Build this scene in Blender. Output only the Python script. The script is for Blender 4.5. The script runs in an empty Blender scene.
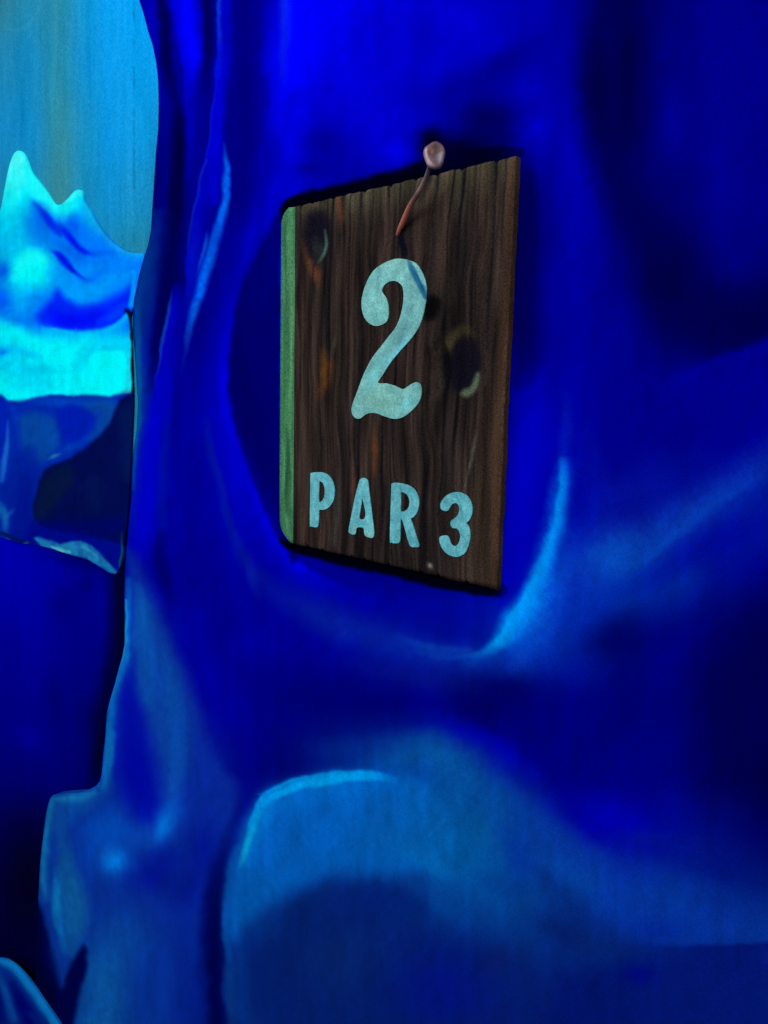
import bpy, bmesh, math, random
import numpy as np
from mathutils import Matrix, Vector

rng = np.random.RandomState(7)
random.seed(7)
C = bpy.context.scene.collection

# ------------------------------------------------------------------ camera
FPX = 804.0
CAM = np.array([0.0, -0.588, 1.52])
AZ, PITCH, ROLL = 0.77423435, 0.14482481, 0.02293885
Fv = np.array([-math.sin(AZ)*math.cos(PITCH), math.cos(AZ)*math.cos(PITCH), -math.sin(PITCH)])
Rv = np.cross(Fv, [0, 0, 1]); Rv /= np.linalg.norm(Rv)
Uv = np.cross(Rv, Fv)
R_ = Rv*math.cos(ROLL)+Uv*math.sin(ROLL)
U_ = Uv*math.cos(ROLL)-Rv*math.sin(ROLL)

def proj(P):
    """reference drawing coordinates of world points (N,3)"""
    d = np.asarray(P, float)-CAM
    z = d@Fv
    return np.stack([384+FPX*(d@R_)/z, 512-FPX*(d@U_)/z], -1)

def onto(px, y=0.0):
    """points of the plane at depth y for drawing coordinates (N,2)"""
    px = np.asarray(px, float).reshape(-1, 2)
    d = Fv[None]+(px[:, :1]-384)/FPX*R_[None]-(px[:, 1:]-512)/FPX*U_[None]
    t = (y-CAM[1])/d[:, 1]
    return CAM[None]+d*t[:, None]

cd = bpy.data.cameras.new('camera'); cam = bpy.data.objects.new('camera', cd); C.objects.link(cam)
M = Matrix(((R_[0], U_[0], -Fv[0], CAM[0]), (R_[1], U_[1], -Fv[1], CAM[1]), (R_[2], U_[2], -Fv[2], CAM[2]), (0, 0, 0, 1)))
cam.matrix_world = M
cd.sensor_fit = 'VERTICAL'; cd.sensor_height = 36.0; cd.lens = FPX/1024*36.0
cd.clip_start = 0.01
bpy.context.scene.camera = cam
cd.dof.use_dof = True; cd.dof.focus_distance = 0.95; cd.dof.aperture_fstop = 16.0

vs = bpy.context.scene.view_settings
vs.view_transform = 'Standard'; vs.look = 'None'; vs.gamma = 1.0; vs.exposure = 0.0; vs.use_curve_mapping = False

# ------------------------------------------------------------------ numpy painting kit
def sstep(a, b, x):
    t = np.clip((x-a)/(b-a), 0, 1); return t*t*(3-2*t)

def spline(pts, n=10):
    p = np.asarray(pts, float)
    if len(p) < 3: 
        t = np.linspace(0, 1, n+1)[:, None]; return p[0]*(1-t)+p[-1]*t
    q = np.vstack([2*p[0]-p[1], p, 2*p[-1]-p[-2]])
    out = []
    for i in range(1, len(q)-2):
        for k in range(n):
            t = k/n
            out.append(0.5*((2*q[i])+(-q[i-1]+q[i+1])*t+(2*q[i-1]-5*q[i]+4*q[i+1]-q[i+2])*t*t+(-q[i-1]+3*q[i]-3*q[i+1]+q[i+2])*t**3))
    out.append(q[-2])
    return np.array(out)

_perm = rng.rand(256, 256)
def vnoise(x, y):
    xi = np.floor(x).astype(int); yi = np.floor(y).astype(int)
    fx = x-xi; fy = y-yi; fx = fx*fx*(3-2*fx); fy = fy*fy*(3-2*fy)
    g = lambda a, b: _perm[a & 255, b & 255]
    return (g(xi, yi)*(1-fx)*(1-fy)+g(xi+1, yi)*fx*(1-fy)+g(xi, yi+1)*(1-fx)*fy+g(xi+1, yi+1)*fx*fy)*2-1
def fbm(x, y, o=4):
    s = 0; a = 1; t = 0
    for k in range(o):
        s = s+a*vnoise(x*2**k+17.3*k, y*2**k+5.1*k); t += a; a *= .5
    return s/t

class Paint:
    """brush strokes laid down over a set of surface points; colours are the paints' own sRGB values"""
    def __init__(s, P, base=(0, 0, 150), wob=1.5):
        s.P = np.asarray(P, float)
        s.c = np.tile(np.array(base, float), (len(P), 1))
        x, y = s.P.T
        s.Q = s.P+wob*np.stack([fbm(x/14, y/14, 3), fbm(x/14+40, y/14+9, 3)], -1)
        s.bristle = fbm(x/5, y/5, 3)
    def mix(s, idx, a, col):
        a = np.clip(a, 0, 1)[:, None]
        s.c[idx] = s.c[idx]*(1-a)+np.asarray(col, float)*a
    def field(s, gx, gy, vals):
        V = np.array(vals, float)      # rows, cols, 3
        gx = np.array(gx, float); gy = np.array(gy, float)
        x = np.clip(s.Q[:, 0], gx[0], gx[-1]-1e-6); y = np.clip(s.Q[:, 1], gy[0], gy[-1]-1e-6)
        i = np.searchsorted(gx, x, side='right')-1; j = np.searchsorted(gy, y, side='right')-1
        fx = (x-gx[i])/(gx[i+1]-gx[i]); fy = (y-gy[j])/(gy[j+1]-gy[j])
        fx = (fx*fx*(3-2*fx)*.6+fx*.4)[:, None]; fy = (fy*fy*(3-2*fy)*.6+fy*.4)[:, None]
        s.c = V[j, i]*(1-fx)*(1-fy)+V[j, i+1]*fx*(1-fy)+V[j+1, i]*(1-fx)*fy+V[j+1, i+1]*fx*fy
    def _near(s, L, reach):
        lo = L.min(0)-reach; hi = L.max(0)+reach
        idx = np.where((s.Q[:, 0] > lo[0]) & (s.Q[:, 0] < hi[0]) & (s.Q[:, 1] > lo[1]) & (s.Q[:, 1] < hi[1]))[0]
        return idx
    def _dist(s, idx, L, closed=False):
        """distance, parameter and side (+ = right hand when walking the line, y down) of the nearest spot on polyline"""
        P = s.Q[idx]; best = np.full(len(idx), 1e18); par = np.zeros(len(idx)); side = np.zeros(len(idx))
        n = len(L)-1
        for k in range(n):
            a = L[k, :2]; d = L[k+1, :2]-a; dd = d@d
            if dd < 1e-9: continue
            v = P-a; t = np.clip((v@d)/dd, 0, 1)
            w = v-t[:, None]*d; q = (w*w).sum(1)
            m = q < best
            best[m] = q[m]; par[m] = k+t[m]
            side[m] = np.sign(d[0]*v[m, 1]-d[1]*v[m, 0])
        return np.sqrt(best), par, side
    def stroke(s, pts, col, a=1.0, soft=.6, tex=0.0):
        """pts (x, y, width[, alpha])"""
        pts = [tuple(p)+((1,) if len(p) == 3 else ()) for p in pts]
        L = spline(pts, 6); w = L[:, 2].max()*(1+soft)
        idx = s._near(L[:, :2], w)
        if not len(idx): return
        d, t, _ = s._dist(idx, L)
        k = np.arange(len(L)); W = np.maximum(np.interp(t, k, L[:, 2]), .3)/2; A = np.interp(t, k, L[:, 3])
        al = 1-sstep(1-soft, 1+soft, d/W)
        s.mix(idx, al*A*a*(1+tex*s.bristle[idx]), col)
    def edge(s, pts, col, a=1.0, hard=1.5, fade=30, tex=0.0):
        """one-sided stroke: crisp on the left hand of the line, fading out over `fade` to the right hand. pts (x, y[, alpha[, fadescale]])"""
        pts = [tuple(p)+(1, 1)[len(p)-2:] for p in pts]
        L = spline(pts, 6); idx = s._near(L[:, :2], fade*max(L[:, 3].max(), 1)+4)
        if not len(idx): return
        d, t, sd = s._dist(idx, L)
        k = np.arange(len(L)); A = np.interp(t, k, L[:, 2]); Fd = fade*np.interp(t, k, L[:, 3])
        D = d*sd
        al = sstep(-hard, hard, D)*np.exp(-np.maximum(D, 0)**2/(Fd*.55)**2)
        al *= sstep(0, .8, t)*sstep(0, .8, len(L)-1-t)
        al = np.where((D < 0) & (d > hard), 0, al)
        s.mix(idx, al*A*a*(1+tex*s.bristle[idx]), col)
    def region(s, poly, col, a=1.0, blur=4, tex=0.0, smooth=True):
        p = list(poly)+[poly[0]]
        L = spline(p, 5) if smooth else np.array(p, float)
        idx = s._near(L, blur*1.5)
        if not len(idx): return
        d, _, _ = s._dist(idx, L)
        P = s.Q[idx]; ins = np.zeros(len(idx), bool)
        for k in range(len(L)-1):
            x0, y0 = L[k]; x1, y1 = L[k+1]
            if y0 == y1: continue
            c = ((y0 > P[:, 1]) != (y1 > P[:, 1])) & (P[:, 0] < (x1-x0)*(P[:, 1]-y0)/(y1-y0)+x0)
            ins ^= c
        D = np.where(ins, d, -d)
        s.mix(idx, sstep(-blur, blur, D)*a*(1+tex*s.bristle[idx]), col)
    def blob(s, x, y, rx, ry, col, a=1.0, rot=0, tex=0.0):
        r = math.radians(rot); dx = s.Q[:, 0]-x; dy = s.Q[:, 1]-y
        u = (dx*math.cos(r)+dy*math.sin(r))/rx; v = (-dx*math.sin(r)+dy*math.cos(r))/ry
        q = u*u+v*v; idx = np.where(q < 9)[0]
        if not len(idx): return
        s.mix(idx, np.exp(-q[idx]*1.1)*a*(1+tex*s.bristle[idx]), col)

# lamp tint that the paints are seen under; paint reflectance = seen colour / lamp tint
TINT = np.array([.55, .85, 1.0])
def lin(c):
    c = np.clip(np.asarray(c, float), 0, 255)/255
    return np.where(c <= .04045, c/12.92, ((c+.055)/1.055)**2.4)
def albedo(c): return np.clip(lin(c)*.89/TINT, 0, .96)

# ------------------------------------------------------------------ mesh helpers
def mesh_obj(name, verts, faces, mat=None, parent=None, cols=None, smooth=False):
    me = bpy.data.meshes.new(name)
    me.from_pydata([tuple(v) for v in verts], [], [tuple(f) for f in faces])
    me.update()
    if cols is not None:
        at = me.color_attributes.new('paint', 'FLOAT_COLOR', 'POINT')
        buf = np.ones((len(verts), 4), np.float32); buf[:, :3] = cols
        at.data.foreach_set('color', buf.ravel())
    if smooth: me.polygons.foreach_set('use_smooth', [True]*len(me.polygons))
    o = bpy.data.objects.new(name, me); C.objects.link(o)
    if mat: me.materials.append(mat)
    if parent: o.parent = parent
    return o

def grid_faces(nr, nc, off=0, flip=False):
    r, c = np.meshgrid(np.arange(nr-1), np.arange(nc-1), indexing='ij')
    a = off+r*nc+c; f = np.stack([a, a+nc, a+nc+1, a+1], -1).reshape(-1, 4)
    return f[:, ::-1] if flip else f

def tag(o, label, cat, kind=None, group=None):
    o['label'] = label; o['category'] = cat
    if kind: o['kind'] = kind
    if group: o['group'] = group
    return o

# ------------------------------------------------------------------ materials
def paint_mat(name, rough=.75, grain=.05, gscale=900, streak=.06, sscale=60, bump=.15, spec=0.0, fixed=None, stretch=(1, 1, 1)):
    m = bpy.data.materials.new(name); m.use_nodes = True
    n = m.node_tree.nodes; l = m.node_tree.links; b = n['Principled BSDF']
    b.inputs['Roughness'].default_value = rough; b.inputs['Specular IOR Level'].default_value = spec
    tc = n.new('ShaderNodeTexCoord')
    mp = n.new('ShaderNodeMapping'); mp.inputs['Scale'].default_value = stretch; l.new(tc.outputs['Object'], mp.inputs['Vector'])
    n1 = n.new('ShaderNodeTexNoise'); n1.inputs['Scale'].default_value = gscale; n1.inputs['Detail'].default_value = 2
    n2 = n.new('ShaderNodeTexNoise'); n2.inputs['Scale'].default_value = sscale; n2.inputs['Detail'].default_value = 5
    l.new(tc.outputs['Object'], n1.inputs['Vector']); l.new(mp.outputs['Vector'], n2.inputs['Vector'])
    def mr(src, amt):
        r = n.new('ShaderNodeMapRange'); r.inputs['From Min'].default_value = .25; r.inputs['From Max'].default_value = .75
        r.inputs['To Min'].default_value = 1-amt; r.inputs['To Max'].default_value = 1+amt; l.new(src, r.inputs['Value']); return r.outputs['Result']
    mu = n.new('ShaderNodeMath'); mu.operation = 'MULTIPLY'; l.new(mr(n1.outputs['Fac'], grain*2), mu.inputs[0]); l.new(mr(n2.outputs['Fac'], streak*2), mu.inputs[1])
    if fixed is None:
        at = n.new('ShaderNodeAttribute'); at.attribute_name = 'paint'; src = at.outputs['Color']
    else:
        rgb = n.new('ShaderNodeRGB'); rgb.outputs[0].default_value = tuple(albedo(fixed))+(1,); src = rgb.outputs[0]
    vm = n.new('ShaderNodeVectorMath'); vm.operation = 'SCALE'; l.new(src, vm.inputs[0]); l.new(mu.outputs[0], vm.inputs['Scale'])
    l.new(vm.outputs['Vector'], b.inputs['Base Color'])
    bp = n.new('ShaderNodeBump'); bp.inputs['Strength'].default_value = bump; bp.inputs['Distance'].default_value = .001
    l.new(n2.outputs['Fac'], bp.inputs['Height']); l.new(bp.outputs['Normal'], b.inputs['Normal'])
    return m

M_mural = paint_mat('mural_paint', grain=.10, gscale=700, streak=.05, sscale=45, bump=.2, stretch=(1, 1, .35))
M_sky = paint_mat('sky_paint', grain=.12, gscale=420, streak=.04, sscale=30, bump=.2, stretch=(1, 1, .12))
M_wood = paint_mat('weathered_wood', grain=.28, gscale=620, streak=.16, sscale=90, bump=.5, stretch=(1, 1, .15), rough=.85)
M_ply = paint_mat('panel_edge_paint', fixed=(0, 30, 110))

def extend(V, cols, nr, nc, zt, zb, wx=None):
    """carry a panel on up to zt and down to zb in its edge paint"""
    V = V.reshape(nr, nc, 3); K = cols.reshape(nr, nc, 3)
    t = V[:1].copy(); t[..., 2] = zt; b = V[-1:].copy(); b[..., 2] = zb
    V = np.concatenate([t, V, b]); K = np.concatenate([K[:1], K, K[-1:]]); nr += 2
    if wx is not None:                                  # and on sideways to wx
        e = V[:, -1:].copy(); e[..., 0] = wx; V = np.concatenate([V, e], 1); K = np.concatenate([K, K[:, -1:]], 1)
    return V.reshape(-1, 3), K.reshape(-1, 3), nr

# =================================================================== 1. back wall with painted sky
def wall_grid(x0, x1, y0, y1, sx, sy, depth=0.0):
    xs = np.arange(x0, x1+sx, sx); ys = np.arange(y0, y1+sy, sy)
    X, Y = np.meshgrid(xs, ys)
    return np.stack([X.ravel(), Y.ravel()], -1), len(ys), len(xs)

BACK = 0.030
px, nr, nc = wall_grid(-60, 240, -160, 1120, 2.0, 2.5)
V = onto(px, BACK)
p = Paint(px, (0, 150, 220), wob=1.0)
G = [-60, 0, 30, 60, 85, 110, 135, 160, 240]
H = [-160, 0, 60, 130, 200, 260, 320]
skyrow = lambda a: [a[0], a[0]]+a[1:]+[a[-1]]
sky = [
 skyrow([(45,125,150),(35,135,175),(40,135,165),(15,145,205),(8,155,235),(8,160,240),(8,160,240)]),
 skyrow([(45,125,150),(35,135,175),(40,135,165),(15,145,205),(8,155,235),(8,160,240),(8,160,240)]),
 skyrow([(30,130,175),(20,135,190),(35,135,165),(15,140,205),(8,152,230),(10,155,232),(10,155,232)]),
 skyrow([(15,130,190),(15,135,195),(45,135,155),(25,140,190),(8,145,220),(12,150,220),(15,145,210)]),
 skyrow([(25,130,170),(25,130,175),(50,130,145),(25,135,180),(15,140,205),(22,140,195),(25,135,185)]),
 skyrow([(25,130,170),(25,130,175),(45,125,145),(30,130,165),(25,130,170),(30,125,155),(25,115,150)]),
 skyrow([(25,130,170),(25,130,175),(45,125,145),(30,130,165),(25,130,170),(30,125,155),(25,115,150)])]
p.field(G, H, sky)
# vertical roller streaks
st = fbm(px[:, 0]/7, px[:, 1]/160, 4)
p.c += st[:, None]*np.array([9, 6, 6])+fbm(px[:, 0]/1.6, px[:, 1]/30, 2)[:, None]*np.array([6, 6, 6])
# seam between two boards of the wall
p.stroke([(134, -160, 1.2), (134.5, 0, 1.2), (134.5, 120, 1.1), (133, 270, .9)], (15, 90, 130), .45, .5)
p.stroke([(47, -160, 1.2), (46, 200, .8)], (35, 115, 150), .15, .6)
# scratch arc at the far left
p.stroke([(5, 28, 2.5), (20, 30, 2.5), (33, 20, 2.5), (38, 8, 2)], (90, 160, 175), .18, .9)
# dark violet-blue lower field of the wall
low_x = [-60, 0, 40, 80, 108, 122, 240]
low_y = [300, 540, 600, 660, 720, 780, 830, 900, 960, 1120]
B = lambda *v: [(0, 0, b) if not isinstance(b, tuple) else b for b in v]
q = Paint(px, (0, 0, 150), wob=2.0)
q.field(low_x, low_y, [
 B(170, 180, 165, 150, 140, 60, 60), B(180, 185, 175, 165, 150, 60, 60), B(175, 180, 170, 140, 145, 70, 70), B(155, 160, 155, 135, 135, 60, 60),
 B(140, 145, 140, 125, 110, 50, 50), B(110, 125, 130, 115, 75, 50, 50), B(95, 95, 90, 80, 60, 50, 50),
 B(65, 68, 65, 60, (0,0,60), 60, 60), B(50, 55, 60, (0,0,75), (0,0,75), 60, 60), B(50, 50, 60, 70, 70, 60, 60)])
q.blob(62, 605, 14, 22, (0, 0, 120), .6)
q.blob(85, 585, 10, 8, (0, 0, 105), .6)
q.blob(54, 700, 10, 32, (0, 0, 110), .6, rot=-8)
q.blob(30, 738, 16, 12, (0, 0, 170), .7, rot=40)
q.blob(90, 718, 12, 16, (0, 0, 95), .7)
q.blob(10, 665, 12, 60, (0, 0, 135), .5)
q.edge([(124, 560), (124, 600), (123, 640), (117, 670), (110, 700), (104,740),(101,772,.7),(92,786,.3),(80,792,0)], (2,4,32), .95, 2, 22)  # shade along the ice panel's edge, painted onto the wall
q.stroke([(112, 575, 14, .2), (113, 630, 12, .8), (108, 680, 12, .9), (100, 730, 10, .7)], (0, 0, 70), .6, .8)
q.blob(30, 880, 34, 70, (3,3,32), .85)
q.blob(60, 960, 40, 40, (0,0,60), .5)
q.blob(85, 560, 45, 12, (0, 0, 60), .55, rot=18)
# the paint changes from sky to dark blue behind the iceberg
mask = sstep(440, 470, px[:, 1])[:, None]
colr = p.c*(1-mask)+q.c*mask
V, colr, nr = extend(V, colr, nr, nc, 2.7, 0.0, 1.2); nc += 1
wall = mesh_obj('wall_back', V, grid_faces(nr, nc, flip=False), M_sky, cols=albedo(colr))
# give the wall its thickness (a board behind the painted face)
def board_back(o, V, nr, nc, y, mat):
    """adds rim and back to a one-sided grid mesh"""
    bm = bmesh.new(); bm.from_mesh(o.data)
    lay = bm.verts.layers.float_color.get('paint')
    bm.verts.ensure_lookup_table()
    ring = [(0, c) for c in range(nc)]+[(r, nc-1) for r in range(1, nr)]+[(nr-1, c) for c in range(nc-2, -1, -1)]+[(r, 0) for r in range(nr-2, 0, -1)]
    fr = [bm.verts[r*nc+c] for r, c in ring]; bk = []
    for v in fr:
        w = bm.verts.new((v.co.x, y, v.co.z))
        if lay: w[lay] = v[lay]
        bk.append(w)
    n = len(fr)
    for i in range(n):
        j = (i+1) % n
        bm.faces.new((fr[i], bk[i], bk[j], fr[j])) 
    bmesh.ops.recalc_face_normals(bm, faces=bm.faces[:])
    bm.to_mesh(o.data); bm.free()
board_back(wall, V, nr, nc, BACK+.04, None)
wall['kind'] = 'structure'

# =================================================================== 2. big ice cave panel
LEFT = np.array([(112,-160),(128,-60),(134,-20),(139,0),(143,12),(148,31),(152.5,45),(156,62),(158,80),(158.6,104),(158,130),(156,150),(155,165),(153.5,190),(152,212),(151,230),(148,245),(145.6,253),
 (142,264),(139,275),(136.5,288),(134,300),(132.7,315),(132.5,330),(134,345),(136,372),(137,390),(138,402),(136.6,430),(133.5,450),(132.4,465),(131,500),(128.5,525),(126.8,545),(125,570),(124.3,600),
 (124.8,625),(124.4,645),(122,658),(118.5,670),(115,684),(111,697),(107,712),(105.5,735),(103,758),(102,772),(100,781),(96,786),(90,789),(84,791.5),(78,793),(62,793.6),(54,794.6),(50.5,797.5),(48,805),(46,815),(44,830),(41.5,850),(40,866),(39,885),(38,905),(36,960),(34,1024),(30,1120)], float)
ys = np.concatenate([np.arange(-160, 0, 6), np.arange(0, 780, 1.6), np.arange(780, 800, .7), np.arange(800, 1030, 2.0), np.arange(1030, 1121, 6)])
xl = np.interp(ys, LEFT[:, 1], LEFT[:, 0])
us = np.concatenate([np.linspace(0, .17, 130)[:-1], np.linspace(.17, .7, 280)[:-1], np.linspace(.7, 1, 90)])
XR = 960.0
X = xl[:, None]+us[None, :]**1.0*(XR-xl[:, None]); Y = np.repeat(ys[:, None], len(us), 1)
px = np.stack([X.ravel(), Y.ravel()], -1); nr, nc = X.shape
FACE = 0.0
V = onto(px, FACE)

# low relief of the sculpted ice, a few centimetres at most, defined over the panel
def bump(cx, cy, rx, ry, h, rot=0):
    r = math.radians(rot); dx = px[:, 0]-cx; dy = px[:, 1]-cy
    u = (dx*math.cos(r)+dy*math.sin(r))/rx; v = (-dx*math.sin(r)+dy*math.cos(r))/ry
    return h*np.exp(-(u*u+v*v))
rel = bump(410, 930, 190, 130, .022)+bump(640, 560, 110, 70, .010, -25)+bump(180, 300, 22, 300, .006)+bump(300, 40, 60, 90, .008)
rel += bump(560, 520, 16, 90, .006, 12)+bump(110, 860, 40, 70, .006)
rel -= bump(690, 180, 80, 150, .010)
border = sstep(0, .035, np.tile(us, nr))
# flat seat for the signboard
cs = sstep(1.0, 1.35, np.maximum(np.abs(px[:, 0]-400)/135, np.abs(px[:, 1]-375)/235))
rel = rel*border*cs*.5
V[:, 1] -= rel
P2 = proj(V)

p = Paint(P2, (0, 0, 150), wob=2.2)
gx = [40, 144, 192, 240, 288, 336, 384, 432, 480, 528, 576, 624, 672, 720, 768, 960]
gy = [-160, 0, 64, 128, 192, 256, 320, 384, 448, 512, 576, 640, 704, 768, 832, 896, 960, 1024, 1120]
def row(*v): return [(0, 0, t) if not isinstance(t, tuple) else (0,)+t for t in v]
F = [
 row(150,150,140,130,215,245,215,195,175,165,135,70,110,125,130,130),
 row(150,150,140,130,215,245,215,195,175,165,135,70,110,125,130,130),
 row(130,130,140,130,250,225,205,185,150,155,140,60,110,130,130,130),
 row(110,110,130,110,225,175,195,160,110,160,160,65,115,130,125,120),
 row(100,100,140,120,200,150,150,120,100,120,155,100,100,130,125,120),
 row(100,100,130,120,150,100,100,100,100,100,145,120,80,110,115,110),
 row(120,120,130,110,100,100,100,100,100,100,140,130,75,65,70,80),
 row(160,160,150,140,100,100,100,100,100,150,150,130,120,125,135,130),
 row(160,160,150,175,110,100,100,100,100,170,150,130,130,135,140,130),
 row(165,165,150,170,100,100,100,100,120,165,145,130,(8,140),(15,145),(20,145),130),
 row(150,150,140,150,160,140,130,130,150,165,(20,160),(55,165),(40,150),(10,135),(0,130),130),
 row((30,150),(20,150),150,140,140,150,(10,155),(15,150),(20,150),(50,175),(35,165),(5,110),(0,125),100,75,70),
 row((30,150),(30,155),150,150,130,110,110,130,90,110,125,110,115,80,60,55),
 row((30,150),(20,160),(20,160),130,(5,110),(30,130),(50,150),(50,160),155,125,115,120,115,80,60,60),
 row((60,150),(50,170),(20,150),130,(60,160),(90,185),(90,180),(85,160),(50,150),(5,150),(0,155),(0,155),(5,140),(5,110),(0,90),80),
 row((70,150),(50,150),(20,150),(60,150),(70,160),(80,160),(85,160),(90,160),(75,150),(70,150),(55,160),(40,150),(40,145),(25,125),(25,120),90),
 row((60,150),(60,160),(40,150),(30,125),(25,110),(25,105),(25,105),(25,115),(25,110),(25,105),(25,110),(20,110),(25,120),(22,120),(20,115),90),
 row((60,150),(70,165),(40,140),(30,110),(30,110),(30,105),(30,110),(22,125),(10,135),(10,135),(15,120),(15,115),(15,110),(15,110),(15,105),90),
 row((60,150),(70,165),(40,140),(30,110),(30,110),(30,105),(30,110),(22,125),(10,135),(10,135),(15,120),(15,115),(15,110),(15,110),(15,105),90)]
p.field(gx, gy, F)

# ---- left folds, top part
p.stroke([(145,-60,16),(150,10,16),(156,50,12),(160,100,8,.6)], (0,0,165), .8, .7)
p.stroke([(166,-60,12),(164,0,12),(166,60,12),(176,130,14),(180,200,20),(176,260,26),(168,320,22),(158,380,12,.3)], (0,0,78), .95, .7)
p.stroke([(162,60,8,0),(168,105,12,.8),(168,135,10,.5),(170,150,8,0)], (0,0,150), .8, .9)
p.stroke([(180,110,12,.3),(181,150,13),(176,200,14,.8),(174,240,14,.3)], (0,0,55), .8, .7)
p.stroke([(180,-60,24),(184,0,24),(188,30,20),(192,60,14),(192,90,8,.3)], (0,0,255), .95, .9)
p.edge([(170,-40),(174,10),(181,60),(186,110,.8),(189,160,.5)][::-1], (0,0,215), .7, 1.5, 14)
p.stroke([(208,-60,10),(208,0,10),(208,50,9),(205,90,6,.3)], (0,0,85), .95, .7)
p.stroke([(196,110,14,.4),(196,160,14),(192,200,14),(185,250,14),(180,300,10,.3)], (0,0,135), .6, .8)
p.stroke([(193,70,10,0),(190,110,10,.8),(187,170,8,.6),(184,200,6,0)], (0,0,170), .7, .9)
p.stroke([(219,-60,4),(219,0,4),(220,40,5),(219,70,6),(216,85,4,.4)], (10,70,210), .85, .8, .2)
p.stroke([(226,-60,12),(226,0,12),(224,50,12),(220,110,12),(216,160,12),(214,200,10)], (0,0,190), .8, .8)
p.stroke([(216,85,2),(213,110,2.5),(210,140,2.4),(205,165,2.4),(200,178,2,.5)], (10,50,190), .6, .9)
p.edge([(217,40,.5),(214,90),(209,140),(203,168),(197,195),(191,230),(187,260),(185,300,.6)][::-1], (0,0,205), .75, 1.5, 24)
p.stroke([(250,-60,26),(250,0,26),(248,60,26),(240,110,24),(236,160,18),(228,200,12,.4)], (0,0,118), .8, .8)
p.stroke([(262,60,8,0),(262,95,14,.6),(258,130,14,.6),(252,170,12,.2)], (0,0,105), .6, .9)
p.stroke([(286,-60,12),(286,0,12,.9),(287,30,11,.8),(285,55,9,.5),(283,90,7,0)], (12,70,220), .75, .9, .2)
p.stroke([(300,-60,26),(300,0,28),(300,40,26),(298,80,18),(292,120,12),(284,150,10)], (0,0,255), .9, .9)
p.stroke([(340,-60,50),(335,0,46),(322,30,34,.7),(306,70,24,.6)], (0,0,240), .7, .95)
p.blob(330, 100, 30, 20, (0,0,185), .5)
p.blob(290, 178, 14, 12, (0,0,175), .5)
p.stroke([(296,100,22),(284,145,22),(272,180,22),(262,215,18),(252,245,14,.8),(246,270,12,.4)], (0,0,200), .85, .8)
p.stroke([(274,120,14,0),(270,150,20,.8),(258,200,18,.9),(248,250,14,.7),(240,290,12,.4)], (0,0,140), .6, .8)
# light fold between
p.stroke([(208,160,2),(202,172,2.2),(198,192,2.2),(193,214,2.4),(189,235,2),(188,250,1.5,.4)], (12,50,190), .5, .9)
p.stroke([(224,145,3,.2),(226,165,6),(226,195,7),(222,218,8),(213,245,10),(205,272,10),(198,298,9),(191,322,7),(187,340,5,.5),(184,358,3,0)], (2,98,232), .9, .8, .3)
p.stroke([(207,232,2.5,.3),(205,245,3),(200,262,2.5,.8),(196,275,2,.2)], (15,90,220), .7, .8)
p.stroke([(195,225,12,.4),(194,255,12,.8),(190,290,10,.7),(186,320,6,.3)], (0,20,180), .6, .9)
p.stroke([(190,330,4),(185,350,4,.7),(182,372,3,.2)], (20,60,160), .6, .8)
p.stroke([(213,292,10,.3),(204,325,12,.6),(196,360,14,.5),(190,400,14,.3)], (0,0,115), .6, .8)
p.stroke([(232,230,24,.5),(226,270,24,.7),(218,310,20,.7),(212,350,16,.6)], (0,0,150), .6, .9)
# blue-green rim along the cut left edge, 250 .. 560
p.edge([(153,205,.2),(149,240,.6),(141,268),(135,298),(133,330),(135,370),(137,400),(135,435),(132,470,.7),(130,500,.4),(127,540,.2)][::-1], (0,58,140), .95, 2.5, 24)
p.stroke([(139,300,5,.3),(137,340,6,.8),(139,380,6),(139,420,5),(136,450,4),(133,490,3,.5)], (5,80,145), .8, .8)
p.stroke([(155,215,10,.4),(150,250,14,.8),(147,290,16,.8),(146,330,10,.4)], (0,40,125), .7, .8)
p.stroke([(131,320,3,.4),(133,350,3),(135,395,3),(134,410,2,.3)], (5,10,40), .9, .5)
# dark fold + blue wedge at 160..175, 290..400
p.stroke([(170,240,16,.3),(170,270,18),(163,310,14),(156,350,10,.8),(150,390,8,.3)], (0,0,82), .85, .7)
p.edge([(173,282,.3),(170,305),(165,335),(160,358),(155,385),(151,410,.5)][::-1], (0,0,190), .9, 1.5, 26)
p.stroke([(172,290,2,.2),(168,312,3),(163,342,3),(158,370,2.4,.5),(154,390,2,0)], (10,60,190), .8, .7)
p.stroke([(165,385,18,.4),(157,420,20),(150,470,22),(145,520,22),(140,550,20,.6)], (0,0,200), .9, .8)
p.stroke([(186,330,14,.3),(180,370,12,.6),(176,410,10,.6),(172,450,8,.3)], (0,0,125), .7, .8)
p.stroke([(170,410,7,.2),(166,440,8,.6),(163,470,9,.7),(162,510,9,.6),(164,550,8,.2)], (0,25,150), .6, .9)
p.stroke([(163,535,10,.6),(160,555,12),(165,580,14),(172,600,12,.4)], (0,0,100), .75, .8)
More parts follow.
